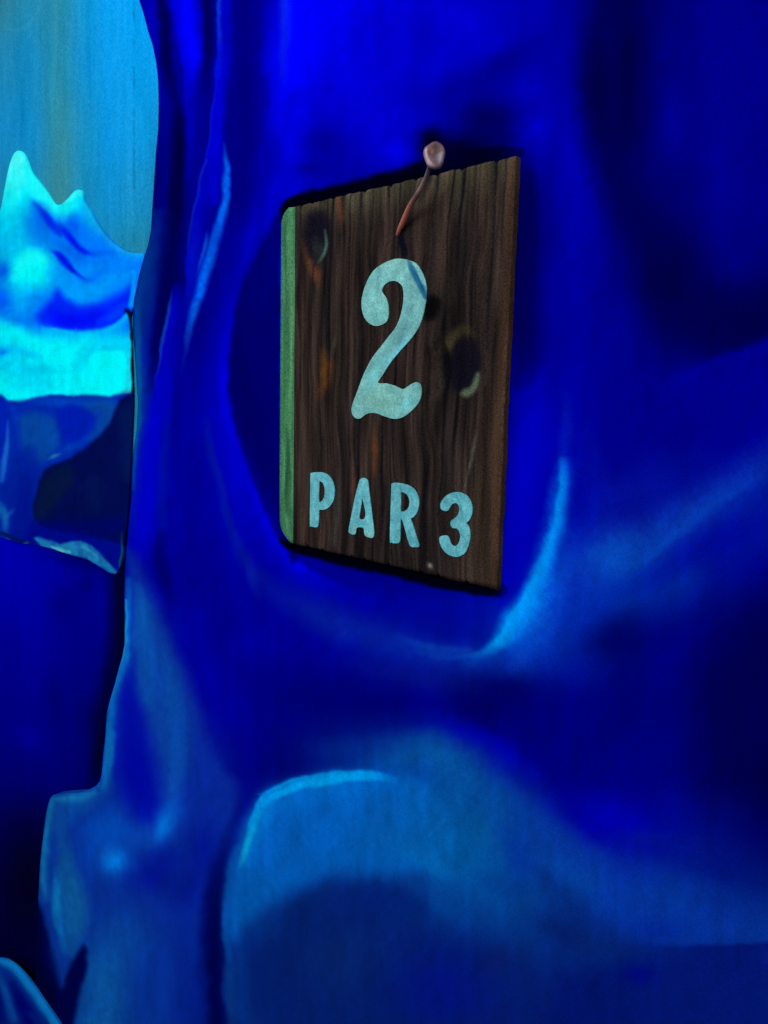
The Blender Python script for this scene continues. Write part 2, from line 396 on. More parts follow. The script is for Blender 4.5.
# alcove rim (bright blue) and dark alcove left of the board
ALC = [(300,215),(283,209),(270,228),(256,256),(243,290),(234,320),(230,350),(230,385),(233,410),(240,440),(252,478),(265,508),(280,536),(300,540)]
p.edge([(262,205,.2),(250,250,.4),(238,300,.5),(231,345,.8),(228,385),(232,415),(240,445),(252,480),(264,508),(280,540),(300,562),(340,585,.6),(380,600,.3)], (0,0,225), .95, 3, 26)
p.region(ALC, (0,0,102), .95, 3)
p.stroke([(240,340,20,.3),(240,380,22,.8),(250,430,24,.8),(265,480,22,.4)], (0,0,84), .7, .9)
p.stroke([(282,215,4,.4),(281,300,3),(281,420,3),(281,520,3,.5)], (0,10,175), .7, .8)
p.stroke([(275,215,16,.2),(268,260,18,.6),(262,310,14,.4)], (0,0,120), .6, .9)
p.stroke([(214,400,22,.5),(222,440,28,.8),(236,480,32,.9),(252,515,34,.8),(272,545,34,.5)], (0,0,185), .7, .9)
p.stroke([(207,420,6,.3),(209,445,8,.7),(218,475,7,.8),(226,510,8,.8),(240,550,12,.7),(262,580,16,.6),(290,605,20,.6),(340,635,24,.7)], (5,35,150), .55, .9, .2)
p.stroke([(250,560,8,.2),(252,580,9,.6),(258,598,8,.2)], (10,50,160), .5, .9)
# folds right below, dark
p.stroke([(190,450,20,.2),(195,520,26,.5),(205,580,30,.7),(225,640,34,.8),(260,690,36,.7)], (0,0,130), .6, .9)
p.stroke([(185,590,18,.2),(192,620,22,.7),(210,670,24,.8),(235,720,26,.6)], (0,0,165), .7, .9)
# dark band over the board top and thin outline around the board (its shadow, painted in)
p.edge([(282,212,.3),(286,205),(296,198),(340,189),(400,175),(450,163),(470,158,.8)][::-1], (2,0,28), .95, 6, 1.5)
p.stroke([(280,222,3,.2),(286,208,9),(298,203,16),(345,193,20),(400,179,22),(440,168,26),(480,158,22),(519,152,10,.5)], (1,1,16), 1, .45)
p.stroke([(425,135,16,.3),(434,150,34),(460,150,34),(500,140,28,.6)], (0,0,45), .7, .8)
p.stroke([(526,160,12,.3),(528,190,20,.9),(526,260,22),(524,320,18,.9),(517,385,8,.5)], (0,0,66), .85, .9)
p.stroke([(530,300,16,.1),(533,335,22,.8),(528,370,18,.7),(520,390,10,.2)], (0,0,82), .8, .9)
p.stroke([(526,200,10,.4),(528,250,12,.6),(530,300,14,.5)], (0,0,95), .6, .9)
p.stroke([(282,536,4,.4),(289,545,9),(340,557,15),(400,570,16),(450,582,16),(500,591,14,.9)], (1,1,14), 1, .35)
# area above the board
p.blob(395, 40, 70, 60, (0,0,178), .6)
p.blob(345, 70, 30, 40, (0,0,205), .4)
p.blob(420, 60, 55, 35, (0,0,198), .5)
p.blob(395, 152, 18, 12, (0,0,225), .75)
p.blob(420, 122, 22, 14, (0,0,195), .6)
p.blob(322, 142, 24, 20, (0,0,128), .75)
p.blob(310, 168, 20, 9, (0,0,120), .6)
p.blob(370, 120, 24, 14, (0,0,200), .5)
p.blob(425, 40, 22, 18, (0,0,150), .35)
p.blob(450, 95, 40, 22, (0,0,130), .5)
p.blob(488, 50, 26, 16, (0,0,195), .6, rot=-30)
p.blob(470, 20, 22, 20, (0,0,225), .5)
p.blob(555, 20, 26, 18, (0,0,145), .5)
p.blob(505, 62, 40, 13, (0,0,118), .75, rot=-32)
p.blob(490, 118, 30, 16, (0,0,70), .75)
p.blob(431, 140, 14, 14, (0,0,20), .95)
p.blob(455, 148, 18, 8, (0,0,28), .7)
p.blob(533, 90, 18, 16, (0,0,178), .7)
p.blob(538, 128, 13, 15, (0,0,190), .8)
p.blob(576, 150, 12, 26, (0,0,165), .7)
p.blob(560, 300, 22, 60, (0,0,150), .6)
# dark vertical band at the right
p.stroke([(606,-80,44),(606,0,40),(600,40,36),(597,90,36),(602,130,38),(618,180,40),(640,230,50),(664,275,64),(700,315,60),(745,325,70),(820,310,80)], (0,0,74), .85, .95)
p.stroke([(596,50,20,.6),(596,90,24),(604,130,20,.6)], (0,0,60), .7, .95)
p.blob(665, 285, 24, 32, (0,0,62), .7)
p.blob(745, 322, 26, 22, (0,0,62), .6)
p.blob(675, 120, 22, 40, (0,0,140), .7)
p.blob(690, 50, 30, 26, (0,0,125), .6)
p.blob(735, 250, 16, 24, (0,0,125), .5)
p.edge([(650,385,.1),(690,368,.6),(730,352),(768,338),(850,300)], (0,0,150), .8, 6, 60)
p.blob(580, 240, 18, 60, (0,0,150), .5)
p.blob(608, 400, 20, 60, (0,0,128), .5)
p.blob(680, 440, 60, 20, (0,0,122), .6)
# right of the board, below
p.stroke([(536,380,24,.2),(532,430,30),(522,490,30),(514,550,26),(505,600,16,.6)], (0,0,182), .8, .9)
p.stroke([(566,395,10,.2),(566,430,12,.5),(564,465,12,.6)], (8,40,165), .6, .9, .4)
p.stroke([(580,420,20,.1),(590,460,26,.5),(600,500,30,.5)], (5,25,155), .4, .9, .4)
# bright icy stroke
p.stroke([(612,505,40,.1),(600,540,60,.6),(575,585,70,.7),(545,625,60,.6),(515,655,40,.5)], (5,60,180), .65, .95, .3)
p.stroke([(572,540,14,.2),(560,580,22,.7),(540,620,26,.8),(520,650,22,.5)], (5,85,200), .6, .95, .3)
p.edge([(560,455,.1),(559,475,.8),(556,505),(551,530),(542,560),(534,578),(522,597),(510,616),(500,634),(490,644,.8),(474,654,.4),(455,658,.1)][::-1], (0,150,245), .95, 2.5, 20, .15)
p.stroke([(553,520,6,.3),(547,548,9),(538,575,12),(526,602,19),(512,624,21),(498,642,13,.8),(480,654,7,.3)], (0,160,250), .75, .85, .25)
p.stroke([(562,455,8,.1),(560,480,13,.7),(556,510,16,.8),(550,540,18,.8),(542,572,20,.6)], (2,115,220), .7, .95, .45)
p.stroke([(548,560,12,.3),(540,590,20,.8),(526,618,22,.8),(508,640,14,.4)], (2,120,225), .7, .95, .45)
p.stroke([(484,650,6,.3),(472,656,5,.7),(450,657,6,.6),(420,650,8,.4)], (5,80,190), .7, .8)
# haze wedge at the right
p.stroke([(830,430,30,.5),(768,462,34,.7),(720,495,36,.8),(670,525,40),(620,552,44),(590,568,36,.7)], (8,60,165), .6, .95, .3)
p.edge([(768,478,.4),(730,500,.8),(700,520),(670,545),(640,566,.9),(600,575,.4)][::-1][::-1], (5,70,175), .5, 6, 28)
p.blob(610, 552, 24, 14, (5,80,185), .5, rot=-20, tex=.3)
p.blob(640, 490, 50, 26, (5,30,150), .35, rot=-25)
p.stroke([(620,590,20,.3),(660,575,24,.6),(700,550,24,.6),(768,520,24,.5)], (0,0,145), .7, .9)
p.blob(700, 460, 40, 14, (0,8,130), .4)
# curved haze under the board
p.stroke([(290,590,20,.2),(320,610,26,.5),(360,632,28,.7),(400,645,26,.8),(440,655,26,.8),(480,660,26,.6),(520,665,24,.4)], (8,55,160), .6, .95, .3)
p.stroke([(400,638,6,.2),(430,646,7,.7),(470,652,8,.7)], (10,80,180), .5, .9, .2)
p.stroke([(330,655,16,.1),(400,672,20,.6),(450,680,20,.6),(500,680,16,.2)], (10,40,130), .45, .95)
p.stroke([(310,575,14,.5),(370,598,16,.8),(430,610,18,.7),(480,618,14,.4)], (0,0,150), .7, .8)
p.stroke([(420,625,20,.4),(450,630,22,.8),(480,634,14,.4)], (0,0,135), .6, .8)
# darks
p.blob(612, 640, 42, 20, (0,0,88), .7, rot=-14)
p.blob(500, 690, 40, 16, (0,0,88), .75)
p.blob(545, 705, 45, 22, (0,0,110), .5)
p.blob(300, 690, 46, 24, (0,0,112), .7)
p.blob(255, 645, 30, 20, (0,0,165), .5)
p.region([(820,560),(768,585),(735,605),(712,640),(690,680),(700,730),(730,760),(768,775),(830,780)], (0,0,80), .7, 34)
p.blob(740, 690, 26, 50, (0,0,64), .4)
p.blob(700, 620, 26, 12, (0,0,110), .5, rot=-35)
p.stroke([(440,725,20,.4),(470,735,20,.9),(500,750,20,.8),(530,775,18,.5)], (0,0,178), .75, .9)
p.blob(618, 820, 36, 18, (0,0,172), .8, rot=25)
p.blob(600, 765, 50, 16, (0,0,125), .5)

# ---- lower left ice column
p.region([(126,545),(138,560),(152,590),(166,625),(184,665),(198,700),(208,740),(225,770),(238,790),(225,850),(205,900),(195,1000),(190,1060),(20,1060),(38,900),(44,830),(52,795),(100,785),(106,720),(124,650)], (8,48,158), .8, 9, .15)
p.region([(132,600),(142,590),(156,620),(172,660),(184,690),(192,730),(180,790),(160,800),(140,760),(128,700),(124,650)], (10,70,165), .75, 10, .2)
p.stroke([(138,585,6,.5),(142,610,14),(146,650,16,.7),(150,700,14,.4)], (8,85,165), .7, .9, .2)
p.stroke([(164,640,10,.2),(170,680,14,.7),(176,720,16,.8),(178,760,18,.7),(174,800,16,.4)], (8,85,180), .65, .9, .2)
p.stroke([(133,650,8,.2),(129,690,16,.8),(133,730,32,.9),(138,775,40),(144,808,32,.9)], (0,6,165), .95, .8)
p.stroke([(185,690,20,.1),(202,740,40,.6),(218,790,46,.6),(220,830,40,.3)], (8,38,148), .55, .95, .2)
p.stroke([(132,590,4,.5),(130,620,5),(130,650,4,.4)], (0,20,180), .6, .8)
p.edge([(125.5,575,.5),(124.5,620),(123,655),(116,680),(109,705),(106,735),(103.5,760),(101.5,780),(96,788,.6)][::-1], (10,125,205), .95, 4, 11, .1)
p.stroke([(125,600,2),(125,640,2.4),(117,675,2.6),(108,706,2.6)], (30,150,215), .7, .7)
p.stroke([(104,720,6,.3),(110,735,8),(109,760,8),(107,780,8,.5)], (10,110,190), .8, .8, .2)
p.stroke([(100,785,20,.7),(84,800,24,.9),(70,805,24,.8),(60,820,20,.7)], (10,90,170), .75, .9, .2)
p.edge([(44,905,.3),(40,880),(42,850),(45,825),(49,804),(54,796),(70,795),(84,793),(96,789,.7)], (20,130,185), .9, 4, 12, .15)
p.stroke([(98,800,18,.4),(105,820,26,.8),(96,845,30,.8),(88,870,24,.5)], (5,60,180), .7, .9)
p.blob(110, 830, 30, 22, (0,90,205), .6)
p.blob(112, 855, 24, 20, (4,85,205), .6)
p.blob(113, 861, 12, 13, (4,132,236), .85)
p.blob(164, 825, 10, 19, (3,130,240), .9, rot=18)
p.blob(175, 815, 12, 14, (5,90,200), .5)
p.blob(140, 835, 16, 12, (10,75,190), .5)
p.stroke([(140,880,26,.5),(150,875,34,.8),(165,860,26,.6)], (0,8,150), .8, .9)
p.stroke([(68,860,12,.2),(72,890,20,.8),(76,920,22,.9),(72,948,12,.4)], (16,112,175), .6, .9, .3)
p.blob(185, 890, 26, 24, (0,10,135), .5)
p.blob(205, 850, 22, 30, (0,8,140), .6)
p.stroke([(60,830,12,.4),(66,860,16,.8),(70,890,24,.9),(72,920,26,.8),(68,950,14,.6)], (15,100,165), .7, .9, .3)
p.stroke([(58,870,8,.3),(56,895,9),(58,920,8,.7),(64,950,6,.3)], (10,130,205), .85, .8, .3)
p.stroke([(120,940,50,.5),(105,970,50,.8),(100,1010,50,.9),(98,1060,50,.9)], (12,100,175), .85, .9, .3)
p.stroke([(150,960,34,.4),(150,1000,34,.6),(150,1050,34,.6)], (5,55,155), .6, .9)
p.stroke([(185,930,20,.5),(185,980,22,.7),(182,1050,22,.7)], (0,25,135), .6, .9)
# dark paint that laps over the foot of the column on its left side
p.region([(30,905),(37,902),(44,915),(48,935),(56,960),(62,985),(70,965),(84,945),(86,965),(80,990),(74,1020),(72,1070),(15,1070)], (0,2,72), .97, 4)
p.region([(25,915),(36,912),(40,930),(42,960),(52,985),(58,1010),(58,1070),(10,1070)], (2,3,45), .8, 8)
p.stroke([(50,930,8,.3),(56,960,10,.8),(62,985,8,.6)], (5,60,150), .5, .9)
# gap between column and boulder
p.stroke([(240,800,8,.1),(229,840,14,.4),(218,880,20,.8),(214,930,24),(216,980,22),(220,1060,20)], (0,0,75), .92, .8)
p.stroke([(204,930,10,.3),(200,980,16,.6),(198,1040,16,.6)], (0,10,120), .5, .9)

# ---- boulder
BL = [(232,1060),(228,1010),(225,960),(224,915),(228,880),(236,850),(244,825),(252,806),(260,795),(278,784),(300,777),(330,771),(356,770),(380,772)]
BR = [(400,756),(425,745),(450,758),(490,778),(530,800),(570,830),(620,850),(680,870),(768,900),(860,920),(860,1060)]
p.region(BL+BR, (8,62,150), .35, 14, .1)
p.region([(300,1060),(228,1010),(225,960),(224,915),(228,880),(236,850),(244,825),(252,806),(260,795),(278,784),(300,777),(330,771),(356,770),(400,790),(430,880),(400,1060)], (5,55,140), .6, 3)
p.region([(236,850),(244,825),(254,806),(262,796),(280,786),(330,774),(370,772),(420,780),(450,820),(440,860),(400,875),(340,872),(290,890),(250,920),(232,940),(228,890)], (2,95,190), .9, 10, .1)
p.stroke([(360,765,14,.2),(400,756,26,.8),(430,750,30),(460,770,44),(490,810,44,.9)], (5,85,158), .8, .95, .2)
p.stroke([(300,745,14,.1),(350,750,20,.6),(400,745,24,.8),(440,740,22,.6)], (5,55,140), .6, .95, .3)
p.stroke([(430,850,30,.4),(460,845,44,.8),(480,860,40,.7),(500,880,24,.4)], (0,98,155), .6, .95, .2)
p.stroke([(455,800,16,.4),(480,830,20,.8),(500,855,20,.6)], (5,100,140), .4, .95)
p.stroke([(380,835,20,.3),(420,855,18,.8),(450,875,14,.4)], (5,105,175), .6, .9, .2)
p.stroke([(248,930,20,.4),(252,900,30,.8),(280,880,36,.8),(330,862,30,.7),(390,865,24,.5)], (2,82,165), .6, .9, .2)
p.stroke([(425,765,50,.4),(448,800,60,.8),(452,840,56,.8),(470,860,40,.4)], (2,86,158), .7, .95, .1)
p.stroke([(470,765,40,.3),(505,805,56,.8),(545,845,50,.9),(580,872,40,.5)], (4,68,145), .8, .95, .15)
p.blob(405, 828, 48, 42, (3,84,158), .6)
p.blob(300, 835, 60, 30, (2,88,178), .4)
# dark dome inside
p.region([(262,1060),(252,1000),(254,955),(266,932),(288,912),(312,898),(345,888),(385,890),(415,903),(440,920),(470,935),(500,950),(560,965),(620,970),(620,1060)], (3,27,106), .84, 34, .12)
p.edge([(270,925,.2),(288,908),(318,892),(350,884),(390,887),(420,900,.8),(450,925,.2)], (3,25,100), .5, 9, 40)
p.blob(380, 900, 50, 16, (2,28,115), .6)
p.stroke([(250,935,14,.4),(256,970,12,.6),(262,1010,14,.4)], (2,20,110), .5, .9)
p.blob(340, 960, 50, 40, (8,42,110), .5)
p.blob(440, 990, 50, 40, (0,12,138), .6)
p.blob(560, 930, 40, 14, (6,24,88), .7, rot=28)
p.blob(500, 958, 20, 16, (8,25,95), .7, rot=-40)
p.blob(590, 925, 40, 14, (0,30,130), .4)
p.region([(560,975),(650,958),(780,952),(980,950),(980,1140),(540,1140)], (1,14,102), .6, 16)
p.stroke([(228,960,6,.5),(226,920,7),(230,880,9),(238,850,10,.8)], (5,85,175), .7, .8, .2)
p.stroke([(232,1060,8,.6),(232,1010,8,.7),(230,970,8,.7)], (8,62,140), .7, .8)
# dark notch in the teal
p.stroke([(470,870,10,.1),(500,885,22,.6),(530,895,26,.6),(560,915,24,.3)], (4,45,125), .7, .9)
p.stroke([(410,880,16,.3),(450,895,22,.7),(490,925,30,.7),(530,950,26,.4)], (4,48,125), .55, .95)
# haze to the right
p.region([(535,868),(548,866),(570,885),(600,915),(640,950),(600,960),(560,930)], (4,34,108), .6, 15, .2)
p.stroke([(520,810,24,.3),(560,848,34,.8),(600,880,36,.9),(620,905,44,.9),(680,925,40,.9),(740,932,36,.8),(830,935,36,.8)], (5,52,155), .75, .95, .2)
p.stroke([(545,862,14,.5),(560,868,20,.7),(590,885,18,.5)], (5,75,165), .5, .95, .2)
p.edge([(610,942,0),(650,944,.4),(700,946,.9),(740,944),(768,941),(840,936)], (2,16,105), .85, 3, 40)
p.blob(700, 850, 46, 22, (2,22,125), .5)
p.blob(640, 838, 30, 10, (2,30,135), .4)
p.blob(640, 975, 16, 10, (0,0,140), .6)
p.blob(660, 930, 30, 12, (0,25,145), .4)
# rim of the boulder, crisp light paint
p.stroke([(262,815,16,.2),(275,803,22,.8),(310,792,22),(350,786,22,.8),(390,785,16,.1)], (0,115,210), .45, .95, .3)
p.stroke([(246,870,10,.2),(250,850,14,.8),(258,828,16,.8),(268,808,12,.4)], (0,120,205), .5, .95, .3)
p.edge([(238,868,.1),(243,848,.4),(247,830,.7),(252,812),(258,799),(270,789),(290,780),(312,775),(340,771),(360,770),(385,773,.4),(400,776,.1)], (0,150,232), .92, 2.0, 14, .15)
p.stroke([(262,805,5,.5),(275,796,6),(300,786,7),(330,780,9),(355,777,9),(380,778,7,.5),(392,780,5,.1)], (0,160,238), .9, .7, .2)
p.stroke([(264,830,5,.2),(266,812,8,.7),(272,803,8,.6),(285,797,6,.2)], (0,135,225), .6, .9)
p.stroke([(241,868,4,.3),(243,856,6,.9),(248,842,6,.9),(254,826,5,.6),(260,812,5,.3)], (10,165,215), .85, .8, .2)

# brushy texture following the strokes
b1 = fbm(P2[:, 0]/9, P2[:, 1]/40, 4); b2 = fbm((P2[:, 0]+P2[:, 1])/8, (P2[:, 0]-P2[:, 1])/50, 3)
b3 = fbm((P2[:, 0]-.35*P2[:, 1])/3.2, (P2[:, 1]+.3*P2[:, 0])/10, 3); hi = np.clip(p.c[:, 1:2]/120, 0, 1)
p.c *= (1+.05*b1+.04*b2)[:, None]
p.c *= 1+hi*(.07*b1+.07*b3)[:, None]
V, kc, nr = extend(V, p.c, nr, nc, 2.6, 0.0, 1.2); nc += 1
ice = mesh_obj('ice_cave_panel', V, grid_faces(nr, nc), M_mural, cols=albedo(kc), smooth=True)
board_back(ice, V, nr, nc, FACE+.0185, None)
tag(ice, 'large deep blue painted ice cave wall with a pale-rimmed boulder, carrying the hole sign', 'mural panel')

# =================================================================== 3. iceberg panel, standing between
T = spline([(-70,250),(-40,262),(-10,238),(0,211),(2.5,200),(6,180),(10,163),(14,153.5),(19,150.5),(24,154),(28,163),(32,173),(40,183),(48,194),(54,203),(58,205),(63,203),(69,197),(74,191.5),(79,189.5),(82.5,192),(84,199),(90,210),(98,224),(106,235),(114,243),(122,249),(130,252),(138,253),(144.6,253.4)], 6)
Bt = spline([(-70,520),(-30,531),(0,537),(10,540),(20,543),(30,544),(36,545),(50,548),(62,552),(75,556),(88,560),(100,567),(108,572),(116,573.5),(120,566)], 6)
RE = spline([(144.6,253.4),(142,266),(139,278),(136.5,292),(134.5,303),(131,313),(130,322),(131.3,340),(132,370),(133,400),(132,430),(130,470),(127,520),(123,552),(120,566)], 6)
def resample(L, n):
    d = np.r_[0, np.cumsum(np.linalg.norm(np.diff(L, axis=0), axis=1))]; t = np.linspace(0, d[-1], n)
    return np.stack([np.interp(t, d, L[:, 0]), np.interp(t, d, L[:, 1])], -1)
ns, nt = 190, 220
s_ = np.linspace(0, 1, ns)
# share of the outline by x so that columns stay upright
xT = -70+s_*(144.6+70); xB = -70+s_*(120+70)
Tc = np.stack([xT, np.interp(xT, T[:, 0], T[:, 1])], -1)
Bc = np.stack([xB, np.interp(xB, Bt[:, 0], Bt[:, 1])], -1)
t_ = np.linspace(0, 1, nt)
Rc = np.stack([np.interp(t_, np.linspace(0, 1, len(resample(RE, 400))), resample(RE, 400)[:, 0]), np.interp(t_, np.linspace(0, 1, 400), resample(RE, 400)[:, 1])], -1)
lin_ = Tc[-1]*(1-t_)[:, None]+Bc[-1]*t_[:, None]
off = Rc-lin_
Pg = Tc[None]*(1-t_)[:, None, None]+Bc[None]*t_[:, None, None]+off[:, None, :]*(s_[None, :, None]**5)
px = Pg.reshape(-1, 2)
IB = 0.0268
V = onto(px, IB)
p = Paint(px, (0, 150, 245), wob=1.6)
p.field([-70,0,20,40,60,80,100,120,145],[150,190,220,250,275,300,320,340,360,385,400],[
 [(0,225,245)]*9,
 [(0,215,240),(0,225,240),(0,235,245),(0,220,245),(0,220,240),(0,200,235),(0,160,225),(0,140,220),(0,120,210)],
 [(0,180,230),(0,190,235),(0,180,235),(0,120,235),(0,210,245),(0,170,245),(0,140,235),(0,120,230),(0,120,220)],
 [(0,160,225),(0,170,235),(0,190,240),(0,130,235),(0,130,240),(0,110,240),(0,110,245),(0,130,250),(0,135,250)],
 [(0,150,235),(0,150,235),(0,240,250),(0,240,250),(0,140,245),(0,140,250),(0,135,250),(0,125,250),(0,115,250)],
 [(0,110,245),(0,110,245),(0,170,250),(0,130,250),(0,110,250),(0,140,255),(0,120,255),(0,100,255),(0,80,250)],
 [(0,140,250),(0,140,250),(0,130,250),(0,110,250),(0,50,250),(0,40,250),(0,50,255),(0,60,250),(0,100,240)],
 [(0,225,250),(0,225,250),(0,205,250),(0,190,250),(0,185,250),(0,200,250),(0,205,250),(0,210,250),(0,190,240)],
 [(0,200,245),(0,205,245),(0,220,250),(0,240,255),(0,245,255),(0,225,250),(0,225,245),(0,215,245),(0,200,240)],
 [(0,235,250),(0,240,250),(0,225,250),(0,220,250),(0,235,250),(0,245,255),(0,250,255),(0,250,255),(0,230,245)],
 [(0,245,250),(0,250,255),(0,245,255),(0,245,255),(0,245,255),(0,250,255),(0,250,255),(0,250,250),(0,220,235)]])
# peaks
p.stroke([(19,150,14),(19,170,16),(14,190,14,.8),(6,210,12,.6)], (60,250,250), .85, .8)
p.edge([(24,154),(32,173),(42,186),(52,200),(58,206)], (90,255,250), .9, 2, 16)
p.stroke([(28,165,10),(34,180,16),(46,198,18),(56,212,14),(62,216,10)], (20,245,250), .9, .8)
p.edge([(2,204,.7),(7,178),(12,158),(19,151)], (110,250,245), .7, 2, 7)
p.stroke([(76,192,9),(72,200,14),(66,210,14),(64,220,10,.4)], (10,235,245), .9, .8)
p.edge([(62,204,.6),(70,197),(76,191),(81,190),(84,196,.7)], (80,250,240), .8, 2, 6)
p.edge([(84,200,.8),(92,214),(102,230),(114,243),(122,249),(134,253),(144,254)], (30,185,225), .6, 2, 9)
p.stroke([(82,192,3,.4),(85,201,3.5,.8),(89,209,3,.3)], (0,120,180), .7, .8)
p.stroke([(0,205,12,.7),(6,225,18,.8),(4,250,16,.4)], (0,190,235), .6, .9)
p.stroke([(8,195,14),(10,215,18,.8),(8,235,10,.3)], (0,225,240), .6, .9)
# blue crevices
p.stroke([(30,198,4,.2),(38,208,14,.7),(48,222,18,.8),(60,240,22,.8),(76,256,18,.6)], (0,85,235), .75, .9)
p.stroke([(34,202,4,.4),(42,212,5),(50,222,7),(56,230,6),(61,235,4,.5)], (0,35,225), .7, .95)
p.stroke([(42,210,4,.3),(50,220,6,.9),(56,228,6,.9),(61,235,4,.3)], (0,25,228), .7, .85)
p.stroke([(62,224,16,.6),(72,226,20),(80,232,16,.6)], (0,70,240), .8, .9)
p.stroke([(58,222,6,.2),(64,230,7,.8),(72,240,6),(80,248,6),(88,253,4),(96,255,3,.2)], (0,12,232), .9, .85)
p.stroke([(86,235,16,.3),(98,246,18,.8),(112,254,16,.6)], (0,120,250), .7, .9)
p.stroke([(90,252,6,.5),(102,253,8,.7),(112,252,6,.3)], (0,80,240), .5, .9)
p.stroke([(26,218,8,.3),(34,228,14,.7),(36,245,12,.4)], (0,115,230), .6, .9)
# bright knob
p.blob(32, 265, 20, 17, (0,250,250), .95)
p.stroke([(14,278,8,.4),(22,264,12),(32,256,14),(42,260,12)], (20,255,250), .8, .9)
p.blob(2, 271, 7, 9, (0,80,230), .9)
p.blob(0, 300, 9, 12, (0,80,245), .7)
p.stroke([(52,252,3,.4),(58,255,5),(65,262,7),(72,270,5),(80,276,3,.8),(86,279,2,.2)], (0,12,232), .9, .85)
p.stroke([(78,277,4,.5),(88,280,6,.8),(98,275,6,.5),(106,270,6,.2)], (0,75,240), .7, .9)
p.stroke([(50,272,10,.5),(62,287,14,.9),(80,294,16),(102,288,16,.9),(126,276,14,.5)], (0,160,255), .8, .9)
p.stroke([(72,262,6,.3),(84,272,6,.7),(96,272,5,.4)], (0,135,250), .6, .9)
# deep blue trough
p.region([(36,314),(44,306),(52,298),(58,290),(66,298),(78,304),(94,304),(112,298),(126,290),(134,284),(133,305),(126,316),(114,325),(98,330),(78,330),(58,328),(42,324)], (0,30,250), .9, 6)
p.stroke([(52,312,10,.5),(62,320,14),(80,321,16),(100,318,14,.8)], (0,5,250), .7, .9)
p.stroke([(100,322,6,.4),(114,316,8,.7),(124,307,8,.5)], (0,85,250), .7, .9)
p.edge([(40,325,.5),(58,329),(78,330.5),(98,330),(114,325),(124,316),(130,312,.7)], (0,200,245), .85, 2, 14)
p.stroke([(134,272,4,.5),(133,290,5),(131,306,5)], (0,170,240), .8, .8)
# bright lower slab
p.stroke([(-10,324,14,.9),(14,334,16),(40,345,18),(70,348,18,.9),(90,340,14,.5)], (0,250,255), .85, .9)
p.stroke([(-5,346,6,.6),(14,350,7,.9),(40,358,6,.5)], (0,190,245), .8, .9)
p.blob(2, 352, 7, 4, (0,110,235), .8)
p.stroke([(20,372,10,.4),(40,370,10,.8),(60,368,8,.3)], (0,195,240), .7, .9)
p.region([(86,365),(92,355),(112,351),(122,351),(127,362),(127,385),(120,392),(84,392)], (0,255,255), .8, 3)
p.stroke([(127,350,4,.4),(129,370,5,.8),(127,392,6,.8)], (30,200,220), .7, .8, .5)
p.stroke([(118,394,5,.5),(124,393,6),(130,392,5)], (60,150,170), .7, .7, .6)
p.stroke([(126,311,3.5),(130,315,5),(132,330,3.6),(133,350,5),(134,380,5),(134,402,5)], (3,14,40), 1, .5)
# ---- lower dark half of the berg
low = [(-90,388),(-20,392),(-4,393),(2,394),(8,400),(20,400.5),(36,397),(50,395),(70,394.5),(90,395.5),(108,396),(120,393.5),(133,392),(160,400),(160,620),(-90,620)]
p.region(low, (0,40,170), 1.0, 1.6, smooth=False)
p.stroke([(30,401,6,.2),(60,402,8,.6),(90,403,8,.6),(115,402,6,.4)], (0,90,205), .7, .9)
p.stroke([(2,402,7),(4,430,10,.8),(2,460,10,.5)], (0,25,190), .6, .8)
p.stroke([(8,402,5,.5),(14,412,6,.7),(20,430,8,.4)], (0,50,200), .6, .8)
p.region([(18,418),(36,412),(56,420),(60,440),(52,455),(36,464),(22,450)], (5,72,160), .85, 6)
p.stroke([(90,408,14,.6),(108,408,16,.9),(104,424,16,.8),(92,438,10,.5)], (8,75,150), .85, .8)
p.region([(58,410),(76,405),(92,412),(92,428),(80,442),(64,440),(58,424)], (0,25,175), .8, 5)
p.stroke([(52,460,4,.4),(66,450,6,.9),(80,444,6,.7),(92,435,4,.3)], (0,65,185), .7, .9)
p.stroke([(48,459,2,.5),(54,456,3.4),(60,454,2,.4)], (40,130,180), .8, .7)
p.region([(8,470),(20,450),(34,448),(40,470),(34,500),(28,530),(12,545),(0,500)], (0,28,150), .7, 7)
p.stroke([(26,480,16,.5),(24,505,20,.9),(18,530,18,.8)], (0,15,140), .8, .9)
# dark triangular shade of stone
p.region([(133,392),(121,398),(115,410),(108,425),(98,436),(84,449),(66,460),(46,468),(40,478),(36,495),(33,516),(45,528),(70,533),(100,540),(122,545),(150,545),(150,392)], (2,10,75), .97, 2.5)
p.region([(133,400),(124,404),(118,418),(122,440),(120,470),(132,480),(145,450)], (4,32,88), .5, 8)
p.region([(44,476),(66,466),(74,480),(60,500),(44,516),(34,516)], (5,24,62), .8, 7)
p.stroke([(82,488,12,.4),(95,485,18,.7),(92,505,18,.5)], (4,30,88), .5, .9)
p.stroke([(60,524,12,.7),(90,528,16),(118,525,16)], (0,5,105), .7, .9)
p.region([(30,520),(70,528),(110,540),(125,545),(122,572),(90,560),(50,548),(20,545),(26,530)], (0,2,125), .8, 7)
p.stroke([(12,546,8),(40,550,8),(70,556,8),(100,562,8)], (0,0,95), .5, .8)
# left light edges
p.stroke([(8,420,2,.3),(7,440,4,.9),(4,460,5,1),(2,480,5,.7)], (25,110,215), .85, .8)
p.stroke([(-6,500,8,.6),(1,508,8,.9),(5,520,7),(6,530,6,.5)], (15,100,175), .85, .8, .3)
p.stroke([(4,520,5,.3),(9,513,4,.8),(14,508,3,.2)], (30,110,190), .6, .8)
p.edge([(-30,526,.6),(0,531),(12,535),(24,541),(34,543,.5)], (5,15,60), .9, 2, 7)
